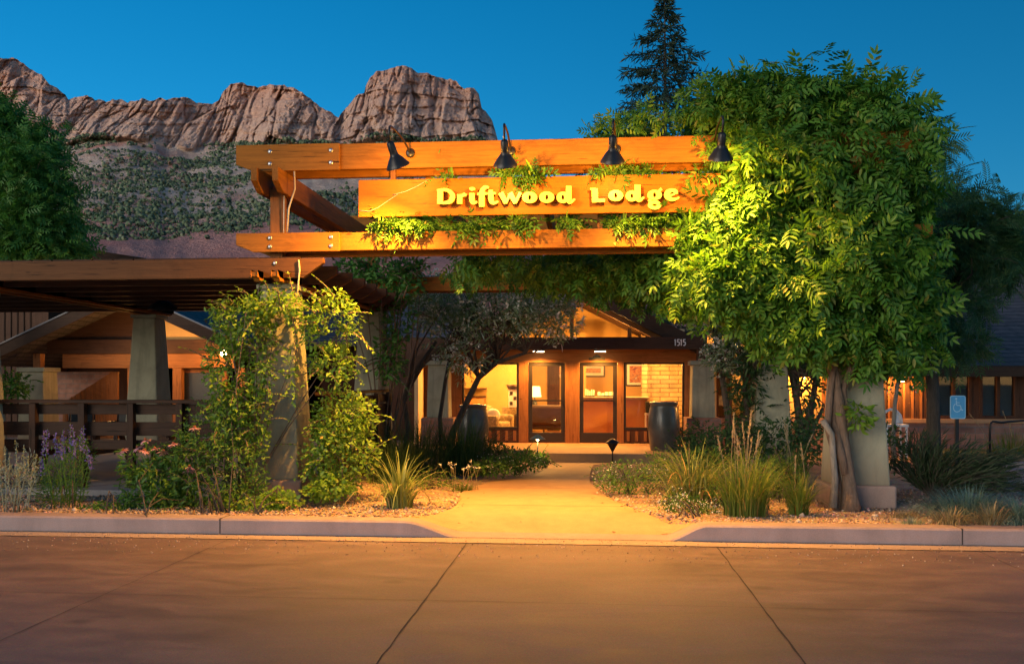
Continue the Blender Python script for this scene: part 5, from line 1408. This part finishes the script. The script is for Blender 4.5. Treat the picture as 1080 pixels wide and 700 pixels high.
shrub('rounded_shrub', 'bushy green shrub at the right foot of the left column', 'shrub', gat(355,524), [(358,445,12.2,30,38,.45,700),(358,480,12.0,42,40,.5,850),(378,440,12.3,20,26,.3,260),(342,492,12.0,15,28,.25,200)], .066, L_['honey'], SIMPLE, .38, 2.4, shoot=70, shoot_L=.3, grow=1.8)
shrub('leafy_shrub', 'tall leafy green shrub at the left foot of the left column', 'shrub', gat(228,540), [(222,460,11.6,34,42,.42,800),(240,500,11.4,42,44,.45,1000),(205,500,11.5,30,44,.4,600),(260,525,11.35,34,22,.3,420)], .062, L_['shrub'], NARROW if False else leaf_t(.36), .36, 2.4, shoot=80, shoot_L=.3, grow=1.3)
shrub('low_shrub', 'low round-leaved plant at the front of the left column plinth', 'shrub', gat(270,541), [(262,533,11.1,32,11,.25,380),(292,528,11.2,24,12,.22,260)], .06, L_['honey'], ROUND, .3, 2.4, stem_n=5, grow=1.3)
shrub('low_shrub', 'low leafy plant between the bushy shrub and the gravel', 'shrub', gat(350,527), [(350,515,11.6,26,13,.3,360),(330,520,11.5,12,8,.2,120)], .055, L_['honey'], ROUND, .3, 2.4, stem_n=5, grow=1.3)
shrub('column_vine', 'green vine trailing over the rafter ends and down the rear left column', 'vine', (X(405,17.2), 17.1, gz(17)), [(395,285,17.2,40,14,.5,420),(425,300,17.1,22,20,.5,300),(415,335,17.0,24,36,.4,420),(412,375,17.0,16,32,.35,260),(372,278,17.2,20,8,.4,120),(430,285,17.4,20,14,.4,160)], .10, L_['tree'], SIMPLE, .38, 1.6, stem_n=20, stem_r=.02, stem_mat='bark', shoot=60, shoot_L=.5, grow=1.6)

# ------------------------------------------------------------------ flower border by the patio
def flower_stalks(n, base, spread, h, lean=.25):
    out = []
    for i in range(n):
        a, r = random.random()*6.283, spread*random.random()**.6
        x, y = base[0]+r*math.cos(a), base[1]+.6*r*math.sin(a); hh = h*random.uniform(.75,1.05)
        lx, ly = random.gauss(0,lean*.4)+(x-base[0])*.5, random.gauss(0,lean*.3)
        out.append([np.array((x+lx*t*t*hh, y+ly*t*t*hh, base[2]+hh*t)) for t in (0,.25,.5,.75,1)])
    return out
g = gat(150,545)
M['conec'] = m_plain('cone centre', (.22,.07,.03), .8)
cf = shrub('coneflower', 'clump of pink coneflowers on tall stems in front of the patio railing', 'flowers', g, [(165,515,11.3,36,32,.35,950),(150,485,11.4,22,26,.3,360),(195,490,11.4,24,36,.3,420),(180,530,11.2,40,18,.3,520)], .095, L_['shrub'], leaf_t(.3), .36, 2.4, stem_n=4, grow=1.2)
for px, py in ((129,475),(145,472),(153,464),(152,475),(163,473),(172,476),(183,468),(205,451),(200,492),(205,504),(199,496)):
    Y = 11.3+random.uniform(-.15,.15); p = np.array(at(px, py, Y)); q = np.array((p[0]+random.uniform(-.08,.08), Y, gz(Y)+.2))
    fl = stems_obj('flower', [[q, q*.6+p*.4+[.02,0,0], q*.2+p*.8, p]], .006, .004, L_['shrub'], cf)
    MB().ball(tuple(p+[0,0,.012]), .022, 10, 6, (1,1,.9)).build('cone', M['conec'], fl)
    n = 13; a = np.arange(n)*2*math.pi/n
    A = np.stack([np.cos(a), np.sin(a), np.full(n,-.35)+RNG.normal(0,.15,n)], 1); tilt = RNG.normal(size=3)*.3; A = A+np.cross(np.broadcast_to(tilt,(n,3)), A)
    np_mesh('petals', *scatter(*leaf_t(.34), np.repeat(p[None],n,0), frames(A, np.tile([0,0,1.],(n,1))), .092), L_['pink'], fl)
def spike_plant(label, px, pyb, blobs, tops, leafm, flowm, size, nf, cat='flowers', name='salvia'):
    g = gat(px, pyb); t = shrub(name, label, cat, g, blobs, size, leafm, NARROW, .33, 2.4, -.5, .5, stem_n=3, grow=1.3)
    for x_, y0, y1 in tops:
        P = []
        Y = g[1]+random.uniform(-.15,.2); a, c = np.array(at(x_, y0, Y)), np.array(at(x_+random.uniform(-2,2), y1, Y))
        root = np.array((g[0]+(a[0]-g[0])*.5, Y, g[2])); fl = stems_obj('flower_spike', [[root, (root*.4+c*.6), c, a]], .006, .003, leafm, t)
        for k in range(nf):
            f = k/nf; P.append(c+(a-c)*f+RNG.normal(size=3)*.010*(1.4-f))
        P = np.array(P); np_mesh('florets', *scatter(*leaf_t(.7), P, frames(RNG.normal(size=(len(P),3))+[0,0,.5], RNG.normal(size=(len(P),3))), .03), flowm, fl)
spike_plant('blue-violet salvia spikes above green leaves before the railing', 70, 535, [(70,500,11.5,26,34,.3,900),(60,520,11.4,22,18,.25,380),(82,480,11.5,16,22,.25,320)], [(47,455,480),(50,452,480),(58,457,482),(66,453,478),(68,460,480),(74,446,478),(77,452,480),(85,452,476),(80,462,482),(88,450,478),(92,470,490),(62,468,485),(96,480,495),(44,485,500)], L_['shrub'], L_['violet'], .06, 36)
spike_plant('silvery sage with pale upright wands at the left edge', 15, 540, [(14,515,11.4,28,26,.35,1000),(30,505,11.5,14,26,.25,320)], [(17,465,505),(5,470,510),(25,470,505),(30,480,510),(10,478,512),(38,478,508),(0,485,510),(20,488,515),(34,492,515)], L_['silver'], L_['silver'], .06, 36, 'shrub', 'silver_sage')
shrub('groundcover_plant', 'flat dark green plant hugging the kerb below the salvia', 'plant', gat(118,541), [(115,535,11.0,32,6,.22,420),(38,539,10.9,14,4,.2,120)], .04, L_['shrub'], ROUND, .3, 3, stem_n=3)

# ------------------------------------------------------------------ grasses and yuccas
def blades(n, g, h, spread, lean, w, seg=5, curl=.6, hv=.35):
    a = RNG.random(n)*2*math.pi; r = spread*RNG.random(n)**.6
    base = np.stack([g[0]+r*np.cos(a), g[1]+r*np.sin(a)*.8, np.full(n, g[2]-.02)], 1)
    a2 = a+RNG.normal(0,.5,n); out = np.stack([np.cos(a2), np.sin(a2), np.zeros(n)], 1)
    H = h*(1-hv*RNG.random(n)); ln = lean*(.25+r/max(spread,1e-6))*RNG.uniform(.4,1.3,n); cu = curl*RNG.uniform(.2,1.3,n)
    side = np.stack([-np.sin(a2+RNG.normal(0,.6,n)), np.cos(a2), np.zeros(n)], 1); side = nrm(side)
    V, rows = [], seg+1
    for k in range(rows):
        t = k/seg
        th = ln*t + cu*t*t*ln
        c = base+out*(H*t*np.sin(np.minimum(th,2.4)))[:,None]+np.array([0,0,1])*(H*t*np.cos(np.minimum(th,2.2)))[:,None]
        ww = w*(1-t**2.2)*.5+.0006
        V.append(c-side*ww); V.append(c+side*ww)
    V = np.stack(V, 1)                       # n, 2*rows, 3
    F = np.array([(2*k, 2*k+1, 2*k+3, 2*k+2) for k in range(seg)])
    F = F[None]+(np.arange(n)*2*rows)[:,None,None]
    return V.reshape(-1,3), F.reshape(-1,4)
def grass(name, label, px, pyb, n, hpx, spread, lean, w, mat, group=None, curl=.8, plumes=0, plume_h=1.4, cat='grass', dead=0.0, hv=.55):
    g = gat(px, pyb); h = hpx*mpp(px, g[1])
    if not plumes:
        return np_and_tag(name, blades(n, g, h, spread, lean, w, 6, curl, hv), mat, g, label, cat, group)
    t = thing(name, label, cat, g, group); t['kind'] = 'thing'
    np_mesh('blades', *blades(n, g, h, spread, lean, w, 6, curl, hv), mat, t)
    for st in flower_stalks(plumes, g, spread*.9, h*plume_h, .25):
        d = st[-1]-st[-2]; P, A = [], []
        for k in range(46):
            f = RNG.random(); P.append(st[-1]-d*(1.0*f-.05)+RNG.normal(size=3)*.005*(.4+f)); A.append(d/np.linalg.norm(d)+RNG.normal(size=3)*.18)
        o = stems_obj('plume', [st], .0035, .0022, L_['plume'], t, 4)
        P = np.array(P); np_mesh('seed_head', *scatter(*leaf_t(.18), P, frames(np.array(A), RNG.normal(size=P.shape)), .042), L_['plume'], o)
    return t
def np_and_tag(name, vf, mat, g, label, cat, group):
    WLOC['_tmp'] = g
    V, F = vf; o = np_mesh(name, V-np.array(g), F, mat, None, label=label, cat=cat, group=group)
    o.location = g; WLOC[o.name] = g; o['kind'] = 'thing'; return o
grass('yucca_clump', 'strappy yucca clump arching over the gravel left of the path', 421, 534, 110, 74, .17, .85, .022, L_['yucca'], curl=.7, cat='yucca')
grass('yucca_clump', 'spiky yellow-lit yucca clump right of the path', 730, 530, 260, 76, .32, .8, .02, L_['yucca'], curl=.5, cat='yucca')
grass('feather_grass', 'tall green feather grass with tan plumes standing above it', 786, 543, 520, 82, .26, .50, .009, L_['grass'], plumes=11, plume_h=1.28)
grass('feather_grass', 'short upright green grass tuft beside the right column', 842, 542, 240, 54, .12, .45, .009, L_['grass'], plumes=2, plume_h=1.4)
grass('feather_grass', 'dim feather grass with a few plumes behind the short tuft', 838, 512, 200, 50, .2, .4, .010, L_['grass'], plumes=4, plume_h=1.3)
grass('tan_grass', 'tan dry grass mound at the kerb, left of its twin', 1003, 553, 420, 26, .17, .95, .006, L_['tan'], curl=.6)
grass('tan_grass', 'tan dry grass mound at the kerb under the blue fescue', 1046, 553, 360, 30, .13, .8, .006, L_['tan'], curl=.6)
grass('tan_grass', 'tiny straw tuft in the gravel right of the column plinth', 953, 545, 160, 15, .12, 1.1, .006, L_['tan'], curl=.6)
grass('tan_grass', 'small grey-tan tuft by the kerb right of the column', 962, 553, 160, 15, .10, 1.0, .006, L_['silver'], curl=.6)
grass('blue_fescue', 'broad blue fescue mound behind the tan grasses', 1022, 545, 1500, 40, .45, .9, .007, L_['fescue'], curl=.6)
grass('blue_fescue', 'blue-green fescue mound at the right picture edge', 1076, 552, 700, 38, .20, .95, .007, L_['fescue'], curl=.6)
grass('blue_fescue', 'small blue fescue tuft by the driveway, left of its twin', 1058, 514, 200, 16, .14, .9, .008, L_['fescue'], curl=.6)
grass('blue_fescue', 'small blue fescue tuft by the driveway at the picture edge', 1079, 517, 200, 16, .14, .9, .008, L_['fescue'], curl=.6)
grass('blue_fescue', 'small blue fescue tuft beside the big dark bush', 1043, 510, 180, 16, .14, .9, .008, L_['fescue'], curl=.6)
grass('verge_grass', 'upright green grass before the stone base, behind the driveway', 1068, 487, 260, 40, .5, .3, .012, L_['grass'], plumes=6, plume_h=1.3)
grass('tall_grass', 'dark tall grass clump between rear left column and urn', 440, 502, 500, 72, .55, .4, .011, L_['dark'], curl=.5)
grass('tall_grass', 'dark tall grass clump in front of the left urn', 488, 500, 560, 70, .5, .42, .011, L_['dark'], curl=.5)
grass('tall_grass', 'dark tall grass clump half behind the left yucca', 412, 508, 380, 62, .4, .42, .011, L_['dark'], curl=.5)
g = gat(487, 517)
wf = thing('white_wildflower', 'wispy wildflower with pale heads on thin stems at the left path edge', 'flowers', g)
for st in flower_stalks(14, (g[0], g[1], g[2]), .28, .42, .5):
    fl = stems_obj('flower', [st], .004, .002, L_['tan'], wf, 4)
    P = st[-1]+RNG.normal(size=(6,3))*.012; np_mesh('florets', *scatter(*ROUND, P, frames(RNG.normal(size=P.shape), RNG.normal(size=P.shape)), .022), L_['wflower'], fl)
np_mesh('blades', *blades(120, g, .2, .15, .9, .008), L_['grass'], wf)
def mound(label, px, pyb, blobs, size, mat, flowers=0, tm=SIMPLE, name='low_shrub', hole=.33, grow=1.3, group=None):
    t = shrub(name, label, 'shrub', gat(px,pyb), blobs, size, mat, tm, hole, 2.6, -.1, .8, stem_n=6, grow=grow, group=group, shoot=20, shoot_L=.22)
    if flowers:
        P = []
        for (x_, y_, Y, rx, ry, rY, n) in blobs:
            c, r = px_blob(x_, y_, Y, rx, ry, rY); d = nrm(RNG.normal(size=(flowers,3))); d[:,2] = np.abs(d[:,2])*.7; P.append(np.array(c)+d*np.array(r)*1.02)
        P = np.concatenate(P); P = np.repeat(P, 8, 0)+RNG.normal(size=(len(P)*8,3))*.05
        np_mesh('florets', *scatter(*ROUND, P, frames(RNG.normal(size=P.shape), RNG.normal(size=P.shape)), .02), L_['wflower'], t, kind='stuff')
    return t
mound('spreading green shrub dotted with white at the right path edge', 662, 520, [(660,503,13.2,32,18,.5,900),(690,498,13.6,18,22,.45,480),(640,508,13.2,14,10,.3,200)], .05, L_['shrub'], 8, leaf_t(.3))
mound('low white-flecked shrub at the foot of the right yucca', 724, 545, [(722,533,11.5,26,14,.35,820),(745,540,11.3,12,7,.2,200)], .042, L_['shrub'], 26, leaf_t(.3))
mound('fine-leaved shrub between feather grass and right column', 822, 524, [(822,503,12.6,28,22,.4,700)], .055, L_['shrub'], 0, leaf_t(.25))
mound('low dark shrub left of the path, below the lit path light', 545, 500, [(548,487,15.6,30,12,.5,650),(520,492,15.2,24,10,.5,420)], .06, L_['shrub'], 6)
mound('dark bushy mass left of the low shrubs by the urn', 520, 492, [(516,478,17,18,16,.5,360),(533,480,17.4,18,10,.4,240)], .07, L_['dark'])
mound('dark rounded bush behind the right feather grass', 775, 498, [(775,470,15.5,34,26,.7,800),(745,478,16,24,22,.6,480)], .075, L_['dark'])
mound('dark bush at the foot of the rear right column', 825, 497, [(828,470,15.8,34,28,.7,800),(855,465,16.2,20,28,.6,420)], .075, L_['dark'])
mound('dark bush beside the right urn below the entrance pillar', 735, 482, [(738,462,18.5,22,18,.6,420),(722,472,18,14,12,.5,220)], .08, L_['dark'])
mound('low hedge plant below the left edge of the porch', 575, 490, [(566,484,18,16,8,.4,220)], .06, L_['shrub'])
mound('dark shrub filling the gap right of the rear right column', 908, 480, [(935,470,16.5,24,24,.6,480)], .08, L_['dark'])
mound('leafy plant in the planter behind the patio at far left', 10, 420, [(10,408,21,22,14,.5,420)], .11, L_['tree'])
mound('low green filler plants between the yucca and feather grass', 765, 530, [(764,520,12.0,22,12,.35,420),(790,528,11.7,18,8,.3,240)], .05, L_['shrub'], 0, leaf_t(.3))
mound('loose green plants behind the right yucca', 715, 505, [(712,492,14.0,30,16,.5,560),(750,488,14.2,26,16,.5,460)], .06, L_['shrub'], 0, leaf_t(.3))
mound('loose green plants behind the tall feather grass', 800, 512, [(800,498,13.4,30,16,.5,560)], .06, L_['shrub'], 0, leaf_t(.3))
mound('trailing green plants by the left yucca', 455, 515, [(455,508,14.0,26,10,.5,420)], .055, L_['shrub'], 0, leaf_t(.3))
# big windswept bush: thousands of thin blades leaning right
g = gat(985, 528)
bb = thing('broom_bush', 'big dark feathery bush leaning right beside the right column', 'bush', g)
tubes, P, A = [], [], []
for i in range(300):
    a = random.random()*6.283; u_ = random.random(); d = np.array((math.cos(a)*.85+.35, math.sin(a)*.6, .25+.9*u_)); d /= np.linalg.norm(d)
    L0 = random.uniform(.6,1.22); pts = []
    for k in range(8):
        t = k/7; pts.append(np.array(g)+np.array((0,0,.02))+d*L0*t+np.array((.28*t*t*L0, 0, -.22*t*t*L0+.12*t)))
    tubes.append(pts)
    for k in range(26):
        t = .25+.75*RNG.random(); j = min(6, int(t*7)); f = t*7-j; p = pts[j]*(1-f)+pts[j+1]*f; dd = pts[j+1]-pts[j]
        P.append(p); A.append(dd/np.linalg.norm(dd)+RNG.normal(size=3)*.3)
stems_obj('branch', tubes, .006, .002, M['barkdark'], bb, 4)
P = np.array(P); np_mesh('foliage', *scatter(*leaf_t(.09), P, frames(np.array(A), RNG.normal(size=P.shape)), .14*RNG.uniform(.6,1.2,len(P))), L_['dark'] if False else m_leaf('broom leaves', (.02,.045,.02), (.045,.075,.035), (.07,.10,.05), .25), bb)

# ------------------------------------------------------------------ trees
def branchy(t, trunk_pts, radii, mat, tips, spread, nb=26, part='trunk'):
    b = MB(); b.tube(trunk_pts, radii, 10)
    for i in range(nb):
        k = random.randint(max(1, len(trunk_pts)//2), len(trunk_pts)-1); p = np.array(trunk_pts[k]); q = tips[random.randrange(len(tips))]
        m1 = p*.6+q*.4+RNG.normal(size=3)*spread*.1+[0,0,spread*.08]; m2 = p*.25+q*.75+RNG.normal(size=3)*spread*.08
        r = radii[k]*.5; b.tube([p, m1, m2, q], [r, r*.65, r*.4, r*.15], 6)
    return b.build(part, mat, t)
def tree(name, label, base, trunk, radii, blobs, size, mat, tmpl, bark='barkdark', hole=.42, fr=1.2, droop=.3, blooms=0, group=None, grow=1.0, nb=26, shoot=40, shoot_L=.6, extra=[]):
    t = thing(name, label, 'tree', base, group)
    parts, AP, AD = [], [], []
    for i, (px, py, Y, rx, ry, rY, n) in enumerate(blobs):
        c, r = px_blob(px, py, Y, rx, ry, rY); P, D = blob_pts(int(n*grow), c, r, hole, fr, .45, i+int(px)+7, (24 if size < .2 else 46) if min(r) > .5 else 0, .16 if size < .2 else .26)
        parts.append(scatter(*tmpl, *leaf_cloud(P, D, size, .35, droop, .7))); AP.append(P); AD.append(D)
    AP, AD = np.concatenate(AP), np.concatenate(AD)
    tubes = []
    if shoot:
        s_, tubes = shoots(shoot, AP, AD, shoot_L, .7, tmpl, size*.9, size*.6); parts.append(s_)
    np_mesh('crown', *merge(parts), mat, t)
    branchy(t, trunk, radii, M[bark], AP, 1.0, nb)
    for e_, er in extra: branchy(t, e_, er, M[bark], AP, 1.0, 4)
    if tubes: stems_obj('twig', tubes, .008, .003, M[bark], t, 4)
    if blooms:
        i = RNG.integers(0, len(AP), blooms); P = np.repeat(AP[i]+AD[i]*.06, 4, 0); P = P+RNG.normal(size=P.shape)*.025
        np_mesh('blossom', *scatter(*ROUND, P, frames(RNG.normal(size=P.shape), RNG.normal(size=P.shape)+[0,0,.5]), .06), L_['bloom'], t, kind='stuff')
    return t
YW = 20.5
tree('shade_tree', 'dense dark green tree rising behind the patio roof at the left edge', (X(-30,YW), YW, .1), [at(-30,470,YW), at(-28,380,YW), at(-22,300,YW), at(-10,240,YW), at(0,180,YW)], [.28,.24,.2,.14,.07],
 [(-6,145,YW,34,44,1.3,800),(-40,130,YW,50,50,1.5,500),(36,190,YW-.3,38,44,1.2,900),(-10,220,YW,55,60,1.5,1100),(46,240,YW-.3,38,30,1.1,700),(10,260,YW,70,34,1.4,800),(60,262,YW-.2,30,16,.8,300),(30,150,YW,24,26,.8,260),(-90,220,YW,50,80,1.5,400)], .27, L_['tree'], ASH, grow=1.9, shoot=110, bark='bark')
tree('desert_willow', 'crooked desert willow with pale blossom leaning before the left lobby window', at(470,484,19.0), [at(470,486,19.0), at(478,455,19), at(492,425,18.9), at(505,398,18.8), at(525,382,18.7), at(555,372,18.6)], [.085,.075,.065,.06,.045,.03],
 [(465,325,18.8,42,36,.9,560),(515,332,18.8,44,36,.9,600),(560,326,18.8,44,34,.9,580),(588,338,18.9,22,24,.7,240),(450,305,19.0,26,22,.7,280),(530,302,19,44,16,.8,320),(490,375,18.6,34,16,.6,240),(590,315,19,22,16,.6,200)], .15, L_['willow'], NARROW, grow=2.2, blooms=750, hole=.40, fr=1.6, nb=40, shoot=60, shoot_L=.4,
 extra=[([at(428,486,18.6), at(430,450,18.6), at(426,420,18.6), at(440,390,18.6), at(460,360,18.7)], [.07,.06,.055,.05,.03]), ([at(466,486,18.9), at(464,440,19), at(470,400,19), at(478,360,19)], [.05,.045,.04,.03])])
tree('desert_willow', 'desert willow with pale blossom hanging beside the street number', at(770,486,19.0), [at(770,488,19.0), at(768,440,19), at(762,400,19), at(755,360,18.9), at(748,335,18.9)], [.08,.07,.06,.045,.03],
 [(752,334,18.9,22,22,.6,420),(775,345,18.8,28,32,.7,520),(722,326,18.9,20,12,.5,170),(790,330,18.8,30,30,.7,420),(765,375,18.8,26,18,.6,280)], .15, L_['willow'], NARROW, grow=2.0, blooms=420, hole=.40, fr=1.6, nb=26, shoot=40, shoot_L=.4)
tree('small_tree', 'slim dark leafy tree between narrow window and rear right column', at(788,488,17.6), [at(788,490,17.6), at(789,450,17.6), at(786,410,17.6), at(790,370,17.6)], [.05,.045,.04,.025],
 [(788,400,17.6,20,34,.5,340),(792,440,17.6,16,26,.4,220),(800,380,17.6,22,20,.5,220)], .13, L_['dark'], leaf_t(.3), grow=1.6, hole=.36, shoot=30, shoot_L=.4, nb=16)
tree('small_tree', 'multi-stemmed tree silhouetted on the glowing ochre wall', at(846,486,17.6), [at(846,488,17.6), at(845,455,17.6), at(840,420,17.6), at(834,390,17.6), at(830,360,17.6)], [.09,.08,.065,.05,.03],
 [(845,372,17.4,34,18,.6,300),(848,410,17.4,26,28,.5,110),(835,440,17.4,18,18,.4,50),(862,440,17.5,14,20,.4,50)], .10, L_['dark'], SIMPLE, grow=1.5, hole=.36, shoot=26, shoot_L=.4, nb=14,
 extra=[([at(847,470,17.6), at(854,435,17.6), at(860,405,17.6), at(866,380,17.6)], [.07,.06,.05,.03]), ([at(848,478,17.6), at(858,450,17.6), at(868,430,17.6)], [.05,.04,.03])])
tree('young_tree', 'thin pale-stemmed young tree with white blossom right of the right column', at(943,482,16.6), [at(943,486,16.6), at(942,455,16.6), at(944,425,16.6), at(947,402,16.6), at(950,370,16.6)], [.045,.04,.036,.032,.02],
 [(945,405,16.5,22,12,.4,120),(955,375,16.5,30,22,.6,260)], .10, L_['tree'], SIMPLE, grow=1.4, bark='barkpale', blooms=26, shoot=10, shoot_L=.3, nb=8)
def conifer(name, label, px, Y, zb, zt, lmax, mat, nb, droop, up, nsub, nl, prof, trunk_r=.25, bark='barkdark'):
    x0 = X(px, Y); t = thing(name, label, 'tree', (x0, Y, zb))
    b = MB(); b.tube([(x0,Y,zb),(x0+.05,Y,zb+(zt-zb)*.5),(x0,Y,zt)], [trunk_r, trunk_r*.6, .02], 10); b.build('trunk', M[bark], t)
    P, A, tubes = [], [], []
    for i in range(nb):
        f = (i+random.random())/nb; z = zt-(zt-zb)*f*.93; L0 = lmax*prof(f)*random.uniform(.6,1.12); a = i*2.4+random.uniform(-.3,.3)
        d = np.array((math.cos(a), math.sin(a), 0)); pts = []
        m = 7
        for k in range(m+1):
            s_ = k/m; pts.append(np.array((x0,Y,z))+d*L0*s_+np.array((0,0,L0*(up*s_-droop*s_*s_))))
        tubes.append(pts)
        ns = max(3, int(nsub*L0/lmax+2))
        for k in range(ns):
            s_ = .12+.88*(k+random.random())/ns; j = min(m-1, int(s_*m)); q = pts[j]+(pts[j+1]-pts[j])*(s_*m-j)
            for sg in (1,-1):
                side = np.array((-d[1]*sg, d[0]*sg, 0)); ll = L0*.32*(1.15-s_*.75)*random.uniform(.6,1.2); dd = nrm(side+d*.8+np.array((0,0,-.18+random.gauss(0,.12))))
                for e in range(nl):
                    u_ = RNG.random(); P.append(q+dd*ll*u_+np.array((0,0,-.12*u_*ll))+RNG.normal(size=3)*.012*L0); A.append(dd+RNG.normal(size=3)*.45+np.array((0,0,-.25)))
    stems_obj('branch', tubes, .03*trunk_r/.25, .006, M[bark], t, 4)
    P = np.array(P); np_mesh('needles', *scatter(*leaf_t(.16), P, frames(np.array(A), RNG.normal(size=P.shape)+[0,0,.5]), lmax*.10*RNG.uniform(.6,1.2,len(P))), mat, t)
conifer('conifer', 'tall dark conifer standing alone against the sky behind the gateway', 701, 44.0, 0, Z(701,-4,44), 4.4, L_['conifer'], 165, .2, .16, 15, 6, lambda f: min(1, .04+2.25*f), .25)
FEATH = compound_t(8, .05, .26, .35)
YC_ = 16.8
tree('feathery_tree', 'feathery-leaved tree spreading sideways behind the right side of the wisteria', (X(985,YC_), YC_, gz(YC_)), [at(985,492,YC_), at(984,420,YC_), at(980,340,YC_), at(988,270,YC_), at(1000,220,YC_)], [.13,.11,.10,.07,.04],
 [(985,150,16.6,16,22,.6,120),(1000,215,16.6,30,30,.8,330),(1035,238,16.6,30,22,.8,300),(1012,270,16.6,44,30,.9,520),(1055,225,16.7,20,10,.5,110),(1045,275,16.8,30,26,.8,300),(995,320,16.4,44,26,.9,420),(1010,365,16.4,28,16,.6,170),(1065,255,17,18,18,.6,130)], .34, L_['cedar'], FEATH, grow=1.5, shoot=60, shoot_L=.75, nb=26, droop=.25)
conifer('conifer', 'small far conifer poking above the hill at the right edge', 1052, 70.0, 0, Z(1052,222,70), 2.6, L_['conifer'], 70, .2, .1, 8, 6, lambda f: min(1, .08+1.1*f), .2)
for px, py, Y, lab in ((1030,300,48,'round dark tree on the hill foot above the wing roof, nearest the cedar'), (1075,275,60,'round dark tree on the hill foot at the right picture edge')):
    k = mpp(px,Y)
    tree('far_tree', lab, (X(px,Y), Y, 0), [(X(px,Y),Y,0), (X(px,Y),Y,2.5), at(px,py,Y)], [.25,.2,.08], [(px,py,Y,34,26,1.6,700),(px+14,py+16,Y,26,24,1.4,400),(px-12,py+20,Y,26,24,1.4,400)], .42, L_['dark'], ASH, shoot=20, shoot_L=.9, nb=10, grow=1.4)
